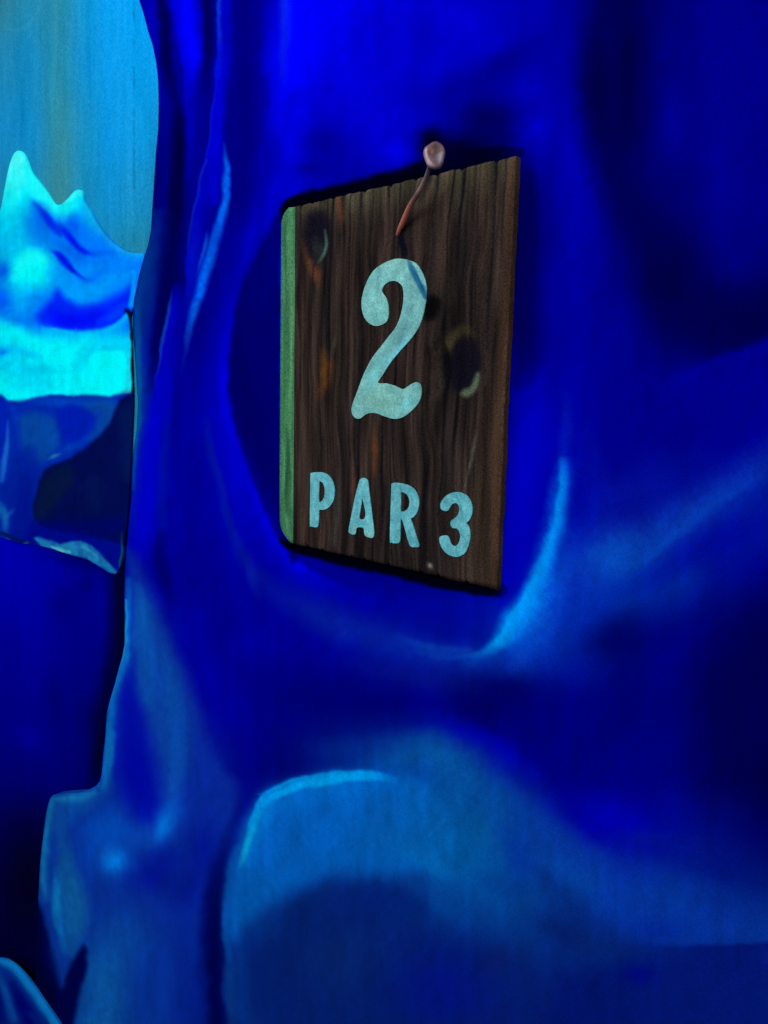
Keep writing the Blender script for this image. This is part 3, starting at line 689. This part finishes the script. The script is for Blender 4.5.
# white-blue brushed crest along the bottom
p.region([(34,538),(40,536.5),(52,541),(60,545),(70,542),(80,541),(92,546),(100,553),(108,561),(114,568.5),(118,574),(110,572),(98,565),(86,559),(70,555),(56,552),(44,547)], (25,125,175), .95, 1.6, .4, smooth=False)
p.stroke([(52,547,2),(62,551,3.4),(70,552.5,3,.8)], (80,190,205), .9, .7, .3)
p.stroke([(78,546,3,.5),(88,550,3),(98,557,3,.6)], (50,145,190), .8, .8, .4)
p.stroke([(0,540,3),(8,541,3.4),(14,544.5,3.2),(22,546,3.2),(27,543,2.4,.5)], (30,130,195), .95, .8, .3)
p.stroke([(122,532,2,.3),(123,550,2.6),(120,566,3)], (10,80,110), .8, .7)
p.stroke([(127,520,3,.5),(125,545,3)], (3,10,50), .8, .7)
p.c *= (1+.06*fbm(px[:, 0]/7, px[:, 1]/4, 4)+.05*fbm((px[:, 0]+px[:, 1])/5, (px[:, 0]-px[:, 1])/14, 3))[:, None]
berg = mesh_obj('iceberg_panel', V, grid_faces(nt, ns), M_mural, cols=albedo(p.c))
board_back(berg, V, nt, ns, BACK-.0002, None)
tag(berg, 'turquoise two-peaked iceberg painted against a pale blue sky, left of the dark ice wall', 'iceberg')

# =================================================================== 4. small pale boulder bottom left
bo = spline([(-60,1020),(-40,985),(-20,966),(-6,959),(2,958),(10,961),(20,969),(32,983),(42,998),(52,1012),(60,1024),(72,1045),(84,1075)], 6)
ns, nt = 110, 60
oc = resample(bo, ns); bc = np.stack([np.linspace(-90, 96, ns), np.full(ns, 1120.)], -1)
t_ = np.linspace(0, 1, nt)
px = (oc[None]*(1-t_)[:, None, None]+bc[None]*t_[:, None, None]).reshape(-1, 2)
IR = -.004
V = onto(px, IR)
tt = np.repeat(t_, ns); sd_ = np.tile(np.linspace(0, 1, ns), nt)
V[:, 1] -= .012*np.sqrt(np.clip(tt*3, 0, 1))*np.sin(np.pi*np.clip(sd_, 0, 1))**.5
P2 = proj(V)
p = Paint(P2, (0, 40, 140), wob=1.2)
p.blob(30, 1060, 60, 40, (0,20,110), .8)
p.edge([(q[0], q[1]) for q in bo[::6]], (15,120,190), .95, 6, 13, .2)
p.stroke([(2,961,7),(12,966,8),(24,978,8),(36,995,8),(48,1012,8),(60,1032,8),(72,1060,8)], (10,125,200), .8, .7, .2)
p.stroke([(-2,975,8,.6),(4,990,8),(10,1005,9,.9),(14,1020,8,.8)], (10,80,170), .8, .8, .2)
p.stroke([(12,985,8,.5),(20,1000,12),(30,1020,14),(38,1040,12)], (0,0,110), .85, .8)
p.stroke([(-4,985,6,.4),(-2,1000,8),(0,1020,8)], (0,10,120), .7, .8)
p.stroke([(26,1012,5,.3),(34,1018,6,.6),(38,1030,5,.4)], (5,60,150), .6, .8)
rock = mesh_obj('ice_boulder', V, grid_faces(nt, ns), M_mural, cols=albedo(p.c), smooth=True)
board_back(rock, V, nt, ns, -.0005, None)
tag(rock, 'small blue boulder with a pale rim at the foot of the mural, lower left corner', 'boulder')

# =================================================================== 5. wooden signboard
SX0, SW, SH = -0.71430891, 0.29595813, 0.37360272
SZ0 = CAM[2]+0.20074297
SW = onto([(510.8, 373)], -.0004)[0][0]-SX0      # the thin right side of the board shows
SF, SB = -0.0080, -0.0004
sign = bpy.data.objects.new('hole_sign', None); C.objects.link(sign)
sign.location = (SX0+SW/2, SB, SZ0-SH)
sign.empty_display_size = .05
tag(sign, 'weathered dark wooden board sign reading 2 PAR 3 hanging on the blue ice wall', 'sign')
sign_inv = Matrix.Translation(-Vector(sign.location))
def parent_keep(o, root):
    o.parent = root; o.matrix_parent_inverse = Matrix.Translation(-Vector(root.location))
    return o

nx, nz = 300, 330
u = np.linspace(0, 1, nx); v = np.linspace(0, 1, nz)
U, W = np.meshgrid(u, v)
# chipped upper and lower edges between the grain boards
notch = lambda c, w, d: d*np.exp(-((u-c)/w)**2)
grooves_top = [.035, .10, .215, .375, .50, .61, .70, .80, .93]
top = .0006*fbm(u*30, u*0+3, 3)+.0005*fbm(u*90, u*0+3, 2)
for g in grooves_top: top -= notch(g, .006, .0022)
bot = .0009*fbm(u*26, u*0+8, 3)
for g in [.09,.18,.34,.41,.53,.68,.76,.88]: bot += notch(g, .006, .0022)
Xs = SX0+U*SW
sag = -.0015*np.sin(np.pi*u)       # slight bow
Zt = SZ0+top; Zb = SZ0-SH+bot
Zs = Zt[None]*(1-W)+Zb[None]*W
right = .0012*fbm(v*20, v*0+2, 3)
Xs = Xs+right[:, None]*(U**20)
# rounded arris corner at the lower right
# grain coordinate bent around the knots
kn = [(.095, .105, .050, .085), (.725, .475, .075, .085)]      # cx, cy, rx, ry in board fractions
GU = U.copy()
for cx, cy, rx, ry in kn:
    dx = (U-cx); dy = (W-cy)
    r2 = (dx/rx)**2+(dy/(ry*1.5))**2
    GU = GU+(-dx)*np.exp(-r2*.55)*.62
GU = GU+.034*fbm(W*3.2+U*1.5, U*3.5, 3)+.006*fbm(W*10, U*6+3, 3)
def ridge(x, k, sharp):
    n = vnoise(x*k, x*0+.37*k); return np.exp(-(np.abs(n)/sharp)**1.3)
fine = vnoise(GU*70, W*5)*.5+vnoise(GU*150, W*10)*.5
gro = np.zeros_like(U)
gpos = [.04,.105,.16,.215,.275,.32,.375,.43,.50,.555,.61,.66,.70,.76,.80,.86,.93,.965]
gw = [.006,.004,.003,.007,.003,.004,.007,.003,.007,.003,.005,.003,.008,.003,.006,.004,.008,.004]
for i, (g, w_) in enumerate(zip(gpos, gw)):
    amp = np.clip(.35+.9*vnoise(W*3+i*7.7, U*0+i*1.3), 0, 1); amp = np.maximum(amp, sstep(.12, 0, W)*(.9 if w_ >= .006 else .3))
    gro = np.maximum(gro, amp*np.exp(-((GU-g-.006*vnoise(W*6+i*3.1, W*0+i))/w_)**2))
knot = np.zeros_like(U)
for cx, cy, rx, ry in kn:
    r = np.sqrt(((U-cx)/rx)**2+((W-cy)/ry)**2); knot = np.maximum(knot, 1-sstep(.55, .95, r))
depth = .0012*gro+.0004*np.clip(-fine, 0, 1)+.004*knot
edgef = np.minimum(sstep(0, .012, U), np.minimum(sstep(0, .010, 1-U), np.minimum(sstep(0, .010, W), sstep(0, .010, 1-W))))
Ys = SF+depth*edgef+.0016*(1-edgef)**2*.8
V = np.stack([Xs.ravel(), Ys.ravel(), Zs.ravel()], -1)
P2 = proj(V)
p = Paint(P2, (44, 34, 33), wob=.8)
tone = fbm(GU*16, W*2.2, 4).ravel(); tone2 = fbm(GU*45, W*4+9, 3).ravel(); f_ = fine.ravel()
p.c = np.array([39, 32, 30])+tone[:, None]*np.array([20, 14, 11])+tone2[:, None]*np.array([19, 15, 12])+f_[:, None]*np.array([16, 13, 11])
# upper rim greyer and lighter, right rim browner
topm = sstep(.10, .0, W).ravel()
p.c += topm[:, None]*np.array([24, 26, 16])
p.mix(np.arange(len(P2)), sstep(.955, .985, U).ravel()*.8*(.6+.4*tone2), (82, 56, 40))
p.mix(np.arange(len(P2)), sstep(.85, .96, U).ravel()*.4*sstep(.2, .8, W).ravel(), (58, 44, 32))
# orange-brown streaks
for S, cc, a in [([(336,186,5,.4),(338,200,6),(341,216,5,.8),(340,232,3,.2)], (95,56,40), .8),
                 ([(300,236,3,.1),(310,262,8,.8),(316,275,9),(318,285,6,.3)], (104,58,36), .7),
                 ([(322,350,8,.2),(326,365,12),(324,385,10,.8),(318,400,6,.2)], (104,62,26), .75),
                 ([(336,325,3,.2),(334,345,4,.7),(329,362,4,.3)], (74,70,60), .7),
                 ([(303,305,4,.3),(304,330,5,.6),(302,350,4,.2)], (74,52,42), .6),
                 ([(374,425,4,.3),(375,450,6,.9),(374,475,5,.4)], (104,56,30), .7),
                 ([(352,460,4,.3),(354,485,5,.9),(353,510,4,.3)], (92,56,44), .6),
                 ([(337,470,4,.3),(338,500,6,.7),(334,545,4,.6)], (58,62,62), .6),
                 ([(305,480,4,.3),(304,510,6,.7),(303,540,5,.6)], (70,52,42), .6),
                 ([(476,430,3,.2),(472,455,3.5,.9),(466,480,3,.7),(463,500,3,.2)], (82,84,78), .7),
                 ([(445,335,8,.3),(449,345,14,.7),(455,338,10,.4)], (78,72,40), .6),
                 ([(400,260,6,.2),(440,250,12,.4),(450,300,10,.4)], (64,50,38), .5),
                 ([(458,170,10,.4),(459,190,12,.7),(460,215,12,.4)], (66,68,56), .6),
                 ([(485,170,8,.4),(487,195,10,.6),(488,240,10,.3)], (68,60,46), .5),
                 ([(437,170,8,.6),(437,185,8,.8),(436,200,6,.3)], (78,78,62), .6),
                 ([(350,193,7,.6),(352,204,7,.8),(352,212,5,.2)], (82,84,66), .6),
                 ([(362,190,8,.6),(364,200,6,.6)], (76,78,60), .5),
                 ([(392,185,8,.5),(392,200,7,.5)], (72,74,58), .5)]:
    p.stroke(S, cc, a, .9, .5)
# grooves and knots in dark paint-filled cracks
p.mix(np.arange(len(P2)), (gro.ravel()**.8)*.88, (15, 13, 20))
p.blob(318, 232, 15, 25, (18, 15, 28), .85, rot=-6)
p.region([(308,219),(316,212),(326,216),(329,232),(327,250),(318,262),(310,254),(306,236)], (17, 15, 28), .8, 5)
p.stroke([(315,240,9,.4),(318,250,11,.8),(317,260,7,.3)], (42, 56, 50), .7, .9)
p.stroke([(325,230,2.6,.5),(326.5,242,3.4),(324,254,3.4),(319,262,3,.5)], (66, 92, 78), .85, .8)
p.stroke([(302,212,5,.5),(312,204,8),(324,206,6,.6)], (70, 62, 48), .7, .9)
p.region([(449,360),(455,345),(464,338),(475,342),(480,356),(480,375),(475,390),(464,396),(453,388),(448,374)], (16, 14, 24), .92, 4)
p.blob(464, 366, 12, 20, (12, 12, 24), .6)
p.region([(476,374),(479,372),(479.5,380),(476,390),(468,397),(460,395),(463,390),(470,387)], (86, 102, 78), .8, 2.6)
p.stroke([(446,352,5,.2),(452,338,9,.8),(462,330,9,.8),(474,334,6,.3)], (66, 58, 36), .65, .9)
p.stroke([(484,345,3,.3),(487,365,3.5,.9),(485,385,3,.4)], (50, 42, 38), .7, .8)
# dark spot beside the numeral, part of the nail's painted shadow
p.region([(424,300),(432,295),(440,300),(440,310),(434,319),(425,320),(423,310)], (6, 6, 10), .9, 4.5)
# nail's shadow painted on the wood below its point
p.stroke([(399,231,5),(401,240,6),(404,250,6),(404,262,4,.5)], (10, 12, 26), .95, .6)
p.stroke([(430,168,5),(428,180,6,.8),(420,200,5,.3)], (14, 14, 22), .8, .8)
p.blob(430, 566, 2.4, 3.2, (130, 125, 120), .95, rot=-40)
p.stroke([(287,546,5,.6),(330,555,6),(400,570,6),(460,583,7),(500,590,7)], (12, 10, 14), .6, .8)
p.c = np.clip(p.c, 4, 255)
bd = mesh_obj('board', V, grid_faces(nz, nx), M_wood, cols=albedo(p.c), smooth=True)
board_back(bd, V, nz, nx, SB, None)
parent_keep(bd, sign)

# bevelled, green painted left side
zt0, zb0 = SZ0-.0005, SZ0-SH+.0008
outer = onto([(288.5,207.5),(283.5,214),(281.3,223),(281,260),(280.6,320),(280.2,380),(279.8,440),(279.6,500),(279.8,522),(281.5,530),(285.5,537),(291,543)], -.0022)
inner_t = np.linspace(0, 1, len(outer))
nn = 90; kk = 10
o_r = np.stack([np.interp(np.linspace(0, 1, nn), np.linspace(0, 1, len(outer)), outer[:, i]) for i in range(3)], -1)
# resample the outer line by height
zz = np.sort(np.r_[np.linspace(outer[-1, 2], outer[0, 2], nn)])[::-1]
o_r = np.stack([np.interp(zz[::-1], outer[::-1, 2], outer[::-1, 0])[::-1], np.full(nn, -.0022), zz], -1)
i_r = np.stack([np.full(nn, SX0+.0003), np.full(nn, SF+.0014), np.linspace(zt0, zb0, nn)], -1)
k = np.linspace(0, 1, kk)[None, :, None]
bev = (o_r[:, None]*(1-k)+i_r[:, None]*k)
Vb = bev.reshape(-1, 3)
P2 = proj(Vb)
p = Paint(P2, (60, 114, 78), wob=.6)
p.c += fbm(P2[:, 0]/2.2, P2[:, 1]/40, 4)[:, None]*np.array([22, 34, 22])+fbm(P2[:, 0]/3, P2[:, 1]/9, 3)[:, None]*np.array([8, 12, 8])
p.stroke([(286.5,420,2.5,.3),(288,450,3.5,.9),(286,490,3,.9),(287,515,2.5,.4)], (26, 66, 46), .75, .8)
p.stroke([(283,230,2,.4),(282,300,2,.8),(282,420,2,.5)], (60, 125, 110), .7, .8)
p.stroke([(290.5,225,2,.5),(291,320,2,.9),(291,400,2,.6)], (95, 150, 110), .6, .8)
p.stroke([(283,300,3,.1),(284,370,4,.7),(284,430,4,.3)], (45, 105, 60), .6, .8)
nb = len(Vb)
be = mesh_obj('bevelled_edge', Vb, grid_faces(nn, kk), M_wood, cols=albedo(p.c), smooth=True)
board_back(be, Vb, nn, kk, SB, None)
be['label'] = 'green bevelled left edge'
parent_keep(be, sign)

# painted characters

M_letter = paint_mat('letter_paint', grain=.16, gscale=700, streak=.13, sscale=70, bump=.3)
def glyph(name, outline, holes=(), col=None, depth=SF-.0007, thick=.0009, smooth=True, label=None, paintfn=None, res=1.6, mat=None):
    """flat painted character: a fine grid cut by the outline so its paint can vary"""
    n = 4
    cl = lambda L: (spline(list(L)+[L[0]], n)[:-1] if smooth else np.array(L, float))
    o = cl(outline); hs = [cl(h) for h in holes]
    cu = bpy.data.curves.new(name, 'CURVE'); cu.dimensions = '2D'; cu.fill_mode = 'BOTH'; 
    for L in [o]+hs:
        w = onto(L, depth)
        sp = cu.splines.new('POLY'); sp.points.add(len(w)-1); sp.use_cyclic_u = True
        for i, a in enumerate(w): sp.points[i].co = (a[0], a[2], 0, 1)
    cu.extrude = thick/2
    tmp = bpy.data.objects.new(name, cu); C.objects.link(tmp)
    dg = bpy.context.evaluated_depsgraph_get(); me = bpy.data.meshes.new_from_object(tmp.evaluated_get(dg))
    C.objects.unlink(tmp); bpy.data.objects.remove(tmp)
    bm = bmesh.new(); bm.from_mesh(me)
    bmesh.ops.triangulate(bm, faces=bm.faces[:])
    for it in range(7):
        ed = [e for e in bm.edges if e.calc_length() > .0028]
        if not ed: break
        bmesh.ops.subdivide_edges(bm, edges=ed, cuts=1); bmesh.ops.triangulate(bm, faces=[f for f in bm.faces if len(f.verts) > 3])
    for v_ in bm.verts:
        x, z, d = v_.co; v_.co = (x, depth-d+thick/2*0, z)
    bmesh.ops.recalc_face_normals(bm, faces=bm.faces[:])
    bm.to_mesh(me); bm.free()
    ob = bpy.data.objects.new(name, me); C.objects.link(ob)
    vv = np.array([tuple(a.co) for a in me.vertices]); q2 = proj(vv)
    pt = Paint(q2, col, wob=.3)
    if paintfn: paintfn(pt, q2)
    at = me.color_attributes.new('paint', 'FLOAT_COLOR', 'POINT'); buf = np.ones((len(vv), 4), np.float32); buf[:, :3] = albedo(pt.c); at.data.foreach_set('color', buf.ravel())
    me.materials.clear(); me.materials.append(mat or M_letter)
    if label: ob['label'] = label
    parent_keep(ob, sign)
    return ob

k2 = 180/768.
two = [(285,83),(325,100),(352,140),(367,185),(370,235),(360,300),(340,365),(305,420),(260,470),(215,525),(180,580),(163,609),(200,612),(235,622),(268,636),(290,625),(310,612),(330,607),(345,620),(348,655),(338,690),(310,725),(270,755),(230,763),(185,750),(150,738),(115,742),(85,762),(60,755),(50,725),(58,690),(75,645),(95,590),(115,545),(140,500),(175,455),(210,410),(240,370),(260,320),(270,270),(272,225),(265,195),(245,178),(220,175),(195,188),(180,210),(182,225),(198,250),(208,290),(205,335),(190,356),(155,367),(125,355),(105,330),(93,285),(97,235),(115,180),(145,130),(190,98),(240,80)]
two = [(340+x*k2, 240+y*k2) for x, y in two]
def two_paint(pt, q2):
    pt.c += fbm(q2[:, 0]/6, q2[:, 1]/9, 3)[:, None]*np.array([16, 14, 12])
    pt.blob(372, 395, 16, 22, (112, 168, 160), .7); pt.blob(388, 402, 12, 12, (118, 178, 165), .6)
    pt.blob(375, 305, 10, 12, (128, 196, 196), .5); pt.blob(395, 262, 14, 8, (128, 188, 180), .6)
    pt.stroke([(413,290,8,.5),(410,310,9,.9),(402,335,9),(392,352,9,.5)], (88, 146, 152), .75, .9)
    pt.stroke([(408,335,4,.4),(402,346,5,.9),(388,365,6,.6)], (96, 190, 215), .7, .9)
    pt.stroke([(385,355,8,.4),(375,375,9,.8),(366,390,8,.4)], (92, 178, 188), .6, .9)
    pt.stroke([(412,398,6,.4),(408,404,8,.9),(402,410,6,.4)], (95, 195, 205), .6, .9)
    pt.stroke([(384,265,4,.2),(374,278,5,.6),(370,290,4,.3)], (100, 170, 175), .5, .9)
    pt.stroke([(408,259,2.5,.6),(411,268,4.5),(417,280,5.5),(423,290,6),(426,298,4)], (28, 92, 128), .95, .5)  # shadow of the nail, painted across the numeral
    pt.stroke([(411,262,1.5,.6),(418,276,2.2),(424,290,2)], (20, 60, 110), .7, .5)
glyph('painted_numeral', two, col=(106, 168, 168), paintfn=two_paint, label='large pale turquoise painted 2 crossed by a dark blue painted nail shadow')

k3 = 250/768.
cv = lambda L: [(270+x*k3, 440+y*k3) for x, y in L]
def let_paint(pt, q2):
    pt.c += fbm(q2[:, 0]/3.5, q2[:, 1]/7, 3)[:, None]*np.array([20, 14, 12])
P_o = cv([(125,104),(127,101),(140,99),(158,99),(174,104),(187,116),(196,136),(199,160),(195,186),(184,204),(170,213),(153,215),(151,225),(149,262),(140,268),(127,265),(123,258),(124,180)])
P_h = cv([(152,127),(160,129),(166,138),(169,155),(167,175),(160,187),(151,189),(151,160)])
A_o = cv([(276,122),(283,117),(292,117),(300,124),(303,140),(309,190),(315,240),(320,285),(316,300),(304,299),(293,294),(290,284),(287,270),(270,268),(265,276),(263,288),(253,290),(243,284),(243,272),(252,225),(262,175)])
A_h = cv([(284,178),(290,200),(294,226),(291,240),(283,244),(275,240),(279,210)])
R_o = cv([(374,134),(384,131),(405,133),(428,140),(445,153),(456,175),(458,197),(453,220),(442,236),(433,242),(440,262),(450,295),(459,325),(448,329),(432,326),(424,306),(412,262),(406,245),(402,248),(401,280),(399,312),(388,317),(374,315),(369,306),(371,220)])
R_h = cv([(403,160),(413,162),(423,170),(429,186),(427,204),(418,216),(403,219),(403,190)])
T_o = cv([(526,212),(524,198),(530,184),(543,170),(560,162),(580,160),(600,167),(614,182),(622,206),(620,230),(611,248),(604,255),(612,268),(616,290),(612,318),(602,343),(588,355),(570,359),(549,352),(533,338),(523,318),(521,300),(530,294),(545,294),(552,304),(556,318),(567,326),(579,318),(585,300),(583,284),(574,272),(562,270),(556,262),(556,250),(564,243),(575,234),(582,217),(581,202),(573,194),(562,196),(554,206),(548,216),(537,218)])
glyph('painted_letter', P_o, [P_h], col=(90, 166, 178), paintfn=let_paint, label='pale turquoise painted letter P')
def a_paint(pt, q2):
    let_paint(pt, q2); pt.stroke([(352,528,6,.6),(360,533,6),(372,535,6)], (120, 165, 150), .6, .9)
glyph('painted_letter', A_o, [A_h], col=(90, 166, 178), paintfn=a_paint, label='pale turquoise painted letter A')
def r_paint(pt, q2):
    let_paint(pt, q2); pt.stroke([(400,486,1.6,.8),(402,500,1.4,.6),(401,520,1.2,.3)], (40, 80, 85), .6, .8)
glyph('painted_letter', R_o, [R_h], col=(90, 166, 178), paintfn=r_paint, label='pale turquoise painted letter R')
def t_paint(pt, q2):
    let_paint(pt, q2); pt.stroke([(456,495,1.4,.4),(461,507,1.6,.9),(463,520,1.4,.5)], (45, 105, 110), .6, .8); pt.stroke([(457,535,1.2,.5),(456,555,1.4,.8)], (50, 110, 118), .6, .8)
glyph('painted_numeral', T_o, col=(90, 166, 178), paintfn=t_paint, label='small pale turquoise painted 3')

# =================================================================== 6. bent nail
def metal(name, base, rough=.45):
    m = bpy.data.materials.new(name); m.use_nodes = True; n = m.node_tree.nodes; l = m.node_tree.links; b = n['Principled BSDF']
    at = n.new('ShaderNodeAttribute'); at.attribute_name = 'paint'
    tc = n.new('ShaderNodeTexCoord'); nz_ = n.new('ShaderNodeTexNoise'); nz_.inputs['Scale'].default_value = 380; nz_.inputs['Detail'].default_value = 4
    l.new(tc.outputs['Object'], nz_.inputs['Vector'])
    r = n.new('ShaderNodeMapRange'); r.inputs['To Min'].default_value = .6; r.inputs['To Max'].default_value = 1.4; l.new(nz_.outputs['Fac'], r.inputs['Value'])
    vm = n.new('ShaderNodeVectorMath'); vm.operation = 'SCALE'; l.new(at.outputs['Color'], vm.inputs[0]); l.new(r.outputs['Result'], vm.inputs['Scale'])
    l.new(vm.outputs['Vector'], b.inputs['Base Color'])
    b.inputs['Roughness'].default_value = rough; b.inputs['Metallic'].default_value = .25; b.inputs['Specular IOR Level'].default_value = .5
    bp = n.new('ShaderNodeBump'); bp.inputs['Strength'].default_value = .5; bp.inputs['Distance'].default_value = .0005
    l.new(nz_.outputs['Fac'], bp.inputs['Height']); l.new(bp.outputs['Normal'], b.inputs['Normal'])
    return m
M_nail = metal('rusty_copper_steel', None)
nail = bpy.data.objects.new('bent_nail', None); C.objects.link(nail)
# path of the shank: enters the board at the point, leans out and up to the head
wp = [((396.5,240), SF+.006), ((398.5,232), SF-.0005), ((403,222), SF-.006), ((410,206), SF-.013), ((418,193), SF-.019), ((424,182), SF-.024), ((428,172), SF-.028), ((431,162), SF-.032)]
path = np.array([onto([a], y)[0] for a, y in wp])
rad = np.array([.0013, .0021, .0027, .0026, .0023, .0021, .0020, .0021])
path = spline(np.c_[path, rad], 5); rad = path[:, 3]; path = path[:, :3]
nail.location = tuple(path[5]); nail.empty_display_size = .02
tag(nail, 'bent rusty copper-coloured nail driven into the top of the wooden sign', 'nail')
def tube(path, rad, ns=14):
    vs_, fs = [], []
    T_ = np.gradient(path, axis=0); T_ /= np.linalg.norm(T_, axis=1)[:, None]
    ref = np.array([0, 1., 0])
    for i, (c, t) in enumerate(zip(path, T_)):
        a = np.cross(t, ref); a /= np.linalg.norm(a); b = np.cross(t, a)
        for j in range(ns):
            th = 2*math.pi*j/ns; vs_.append(c+rad[i]*(a*math.cos(th)+b*math.sin(th)))
    for i in range(len(path)-1):
        for j in range(ns):
            k_ = (j+1) % ns; fs.append((i*ns+j, i*ns+k_, (i+1)*ns+k_, (i+1)*ns+j))
    fs.append(tuple(range(ns))[::-1]); fs.append(tuple(range((len(path)-1)*ns, len(path)*ns)))
    return np.array(vs_), fs
tv, tf = tube(path, rad)
tpar = np.repeat(np.linspace(0, 1, len(path)), 14)
cols = np.stack([np.interp(tpar, [0, .2, .4, .55, .62, .75, 1], c) for c in zip((150,78,60), (178,92,70), (160,92,76), (92,70,66), (142,104,96), (104,86,92), (46,44,60))], -1)
sh = mesh_obj('shank', tv, tf, M_nail, cols=albedo(cols), smooth=True); parent_keep(sh, nail)
sh['label'] = 'bent copper-orange shank'
# head: thick domed disc whose face looks down-left towards the room
hc = onto([(435,155)], SF-.034)[0]
face_n = (CAM-hc)/np.linalg.norm(CAM-hc)
ax = face_n*.80+np.array([.45, 0, 0])*.6+np.array([0, 0, .22]); ax /= np.linalg.norm(ax)
a_ = np.cross(ax, [0, 0, 1]); a_ /= np.linalg.norm(a_); b_ = np.cross(a_, ax)
prof = [(0, -.0002), (.35, .0002), (.6, .0012), (.78, .0021), (.92, .0015), (1.0, .0003), (1.04, -.0012), (.96, -.0026), (.7, -.0034), (.3, -.0052), (.18, -.0066)]
RH = .0108
ns = 40; hv = []; hf = []
for r_, h_ in prof:
    for j in range(ns):
        th = 2*math.pi*j/ns; w_ = 1+.045*math.sin(3*th+1)+.03*math.sin(5*th)
        hv.append(hc+RH*r_*w_*(a_*math.cos(th)*.86+b_*math.sin(th)*1.02)+ax*h_*1.0)
for i in range(len(prof)-1):
    for j in range(ns):
        k_ = (j+1) % ns; hf.append((i*ns+j, i*ns+k_, (i+1)*ns+k_, (i+1)*ns+j))
hf.append(tuple(range((len(prof)-1)*ns, len(prof)*ns)))
hv = np.array(hv); q2 = proj(hv)
hp = Paint(q2, (104, 76, 74), wob=.5)
hp.stroke([(426,148,3,.3),(427,156,4.5),(430,164,5),(435,167,3,.4)], (196,176,184), .8, .8, .4)  # highlight on the lower left rim, painted into the colour
hp.blob(441, 160, 5, 8, (92,84,104), .8)
hp.blob(431, 150, 4, 4, (150,104,92), .7)
hp.c += fbm(q2[:, 0]/4, q2[:, 1]/5, 3)[:, None]*np.array([30, 26, 26])
hd = mesh_obj('head', hv, hf, M_nail, cols=albedo(hp.c), smooth=True); parent_keep(hd, nail)

# =================================================================== floor of the hall, below the frame
fl = mesh_obj('floor', [(-3.2,-2.6,0),(1.2,-2.6,0),(1.2,.07,0),(-3.2,.07,0),(-3.2,-2.6,-.1),(1.2,-2.6,-.1),(1.2,.07,-.1),(-3.2,.07,-.1)],
    [(0,1,2,3),(7,6,5,4),(4,5,1,0),(5,6,2,1),(6,7,3,2),(7,4,0,3)], paint_mat('dark_carpet', fixed=(14, 18, 60), grain=.3, rough=.95))
fl['kind'] = 'structure'

# =================================================================== light
w = bpy.data.worlds.new('hall'); bpy.context.scene.world = w; w.use_nodes = True
bg = w.node_tree.nodes['Background']; bg.inputs[0].default_value = tuple(TINT)+(1,); bg.inputs[1].default_value = .70
def area(name, loc, target, size, sy, power, col):
    ld = bpy.data.lights.new(name, 'AREA'); ld.shape = 'RECTANGLE'; ld.size = size; ld.size_y = sy; ld.energy = power; ld.color = col
    o = bpy.data.objects.new(name, ld); C.objects.link(o); o.location = loc
    d = Vector(target)-Vector(loc); o.rotation_euler = d.to_track_quat('-Z', 'Y').to_euler(); return o
area('blacklight_tube', (0.2, -3.0, 3.4), (-.6, 0, 1.5), 2.4, 1.4, 105, tuple(TINT))
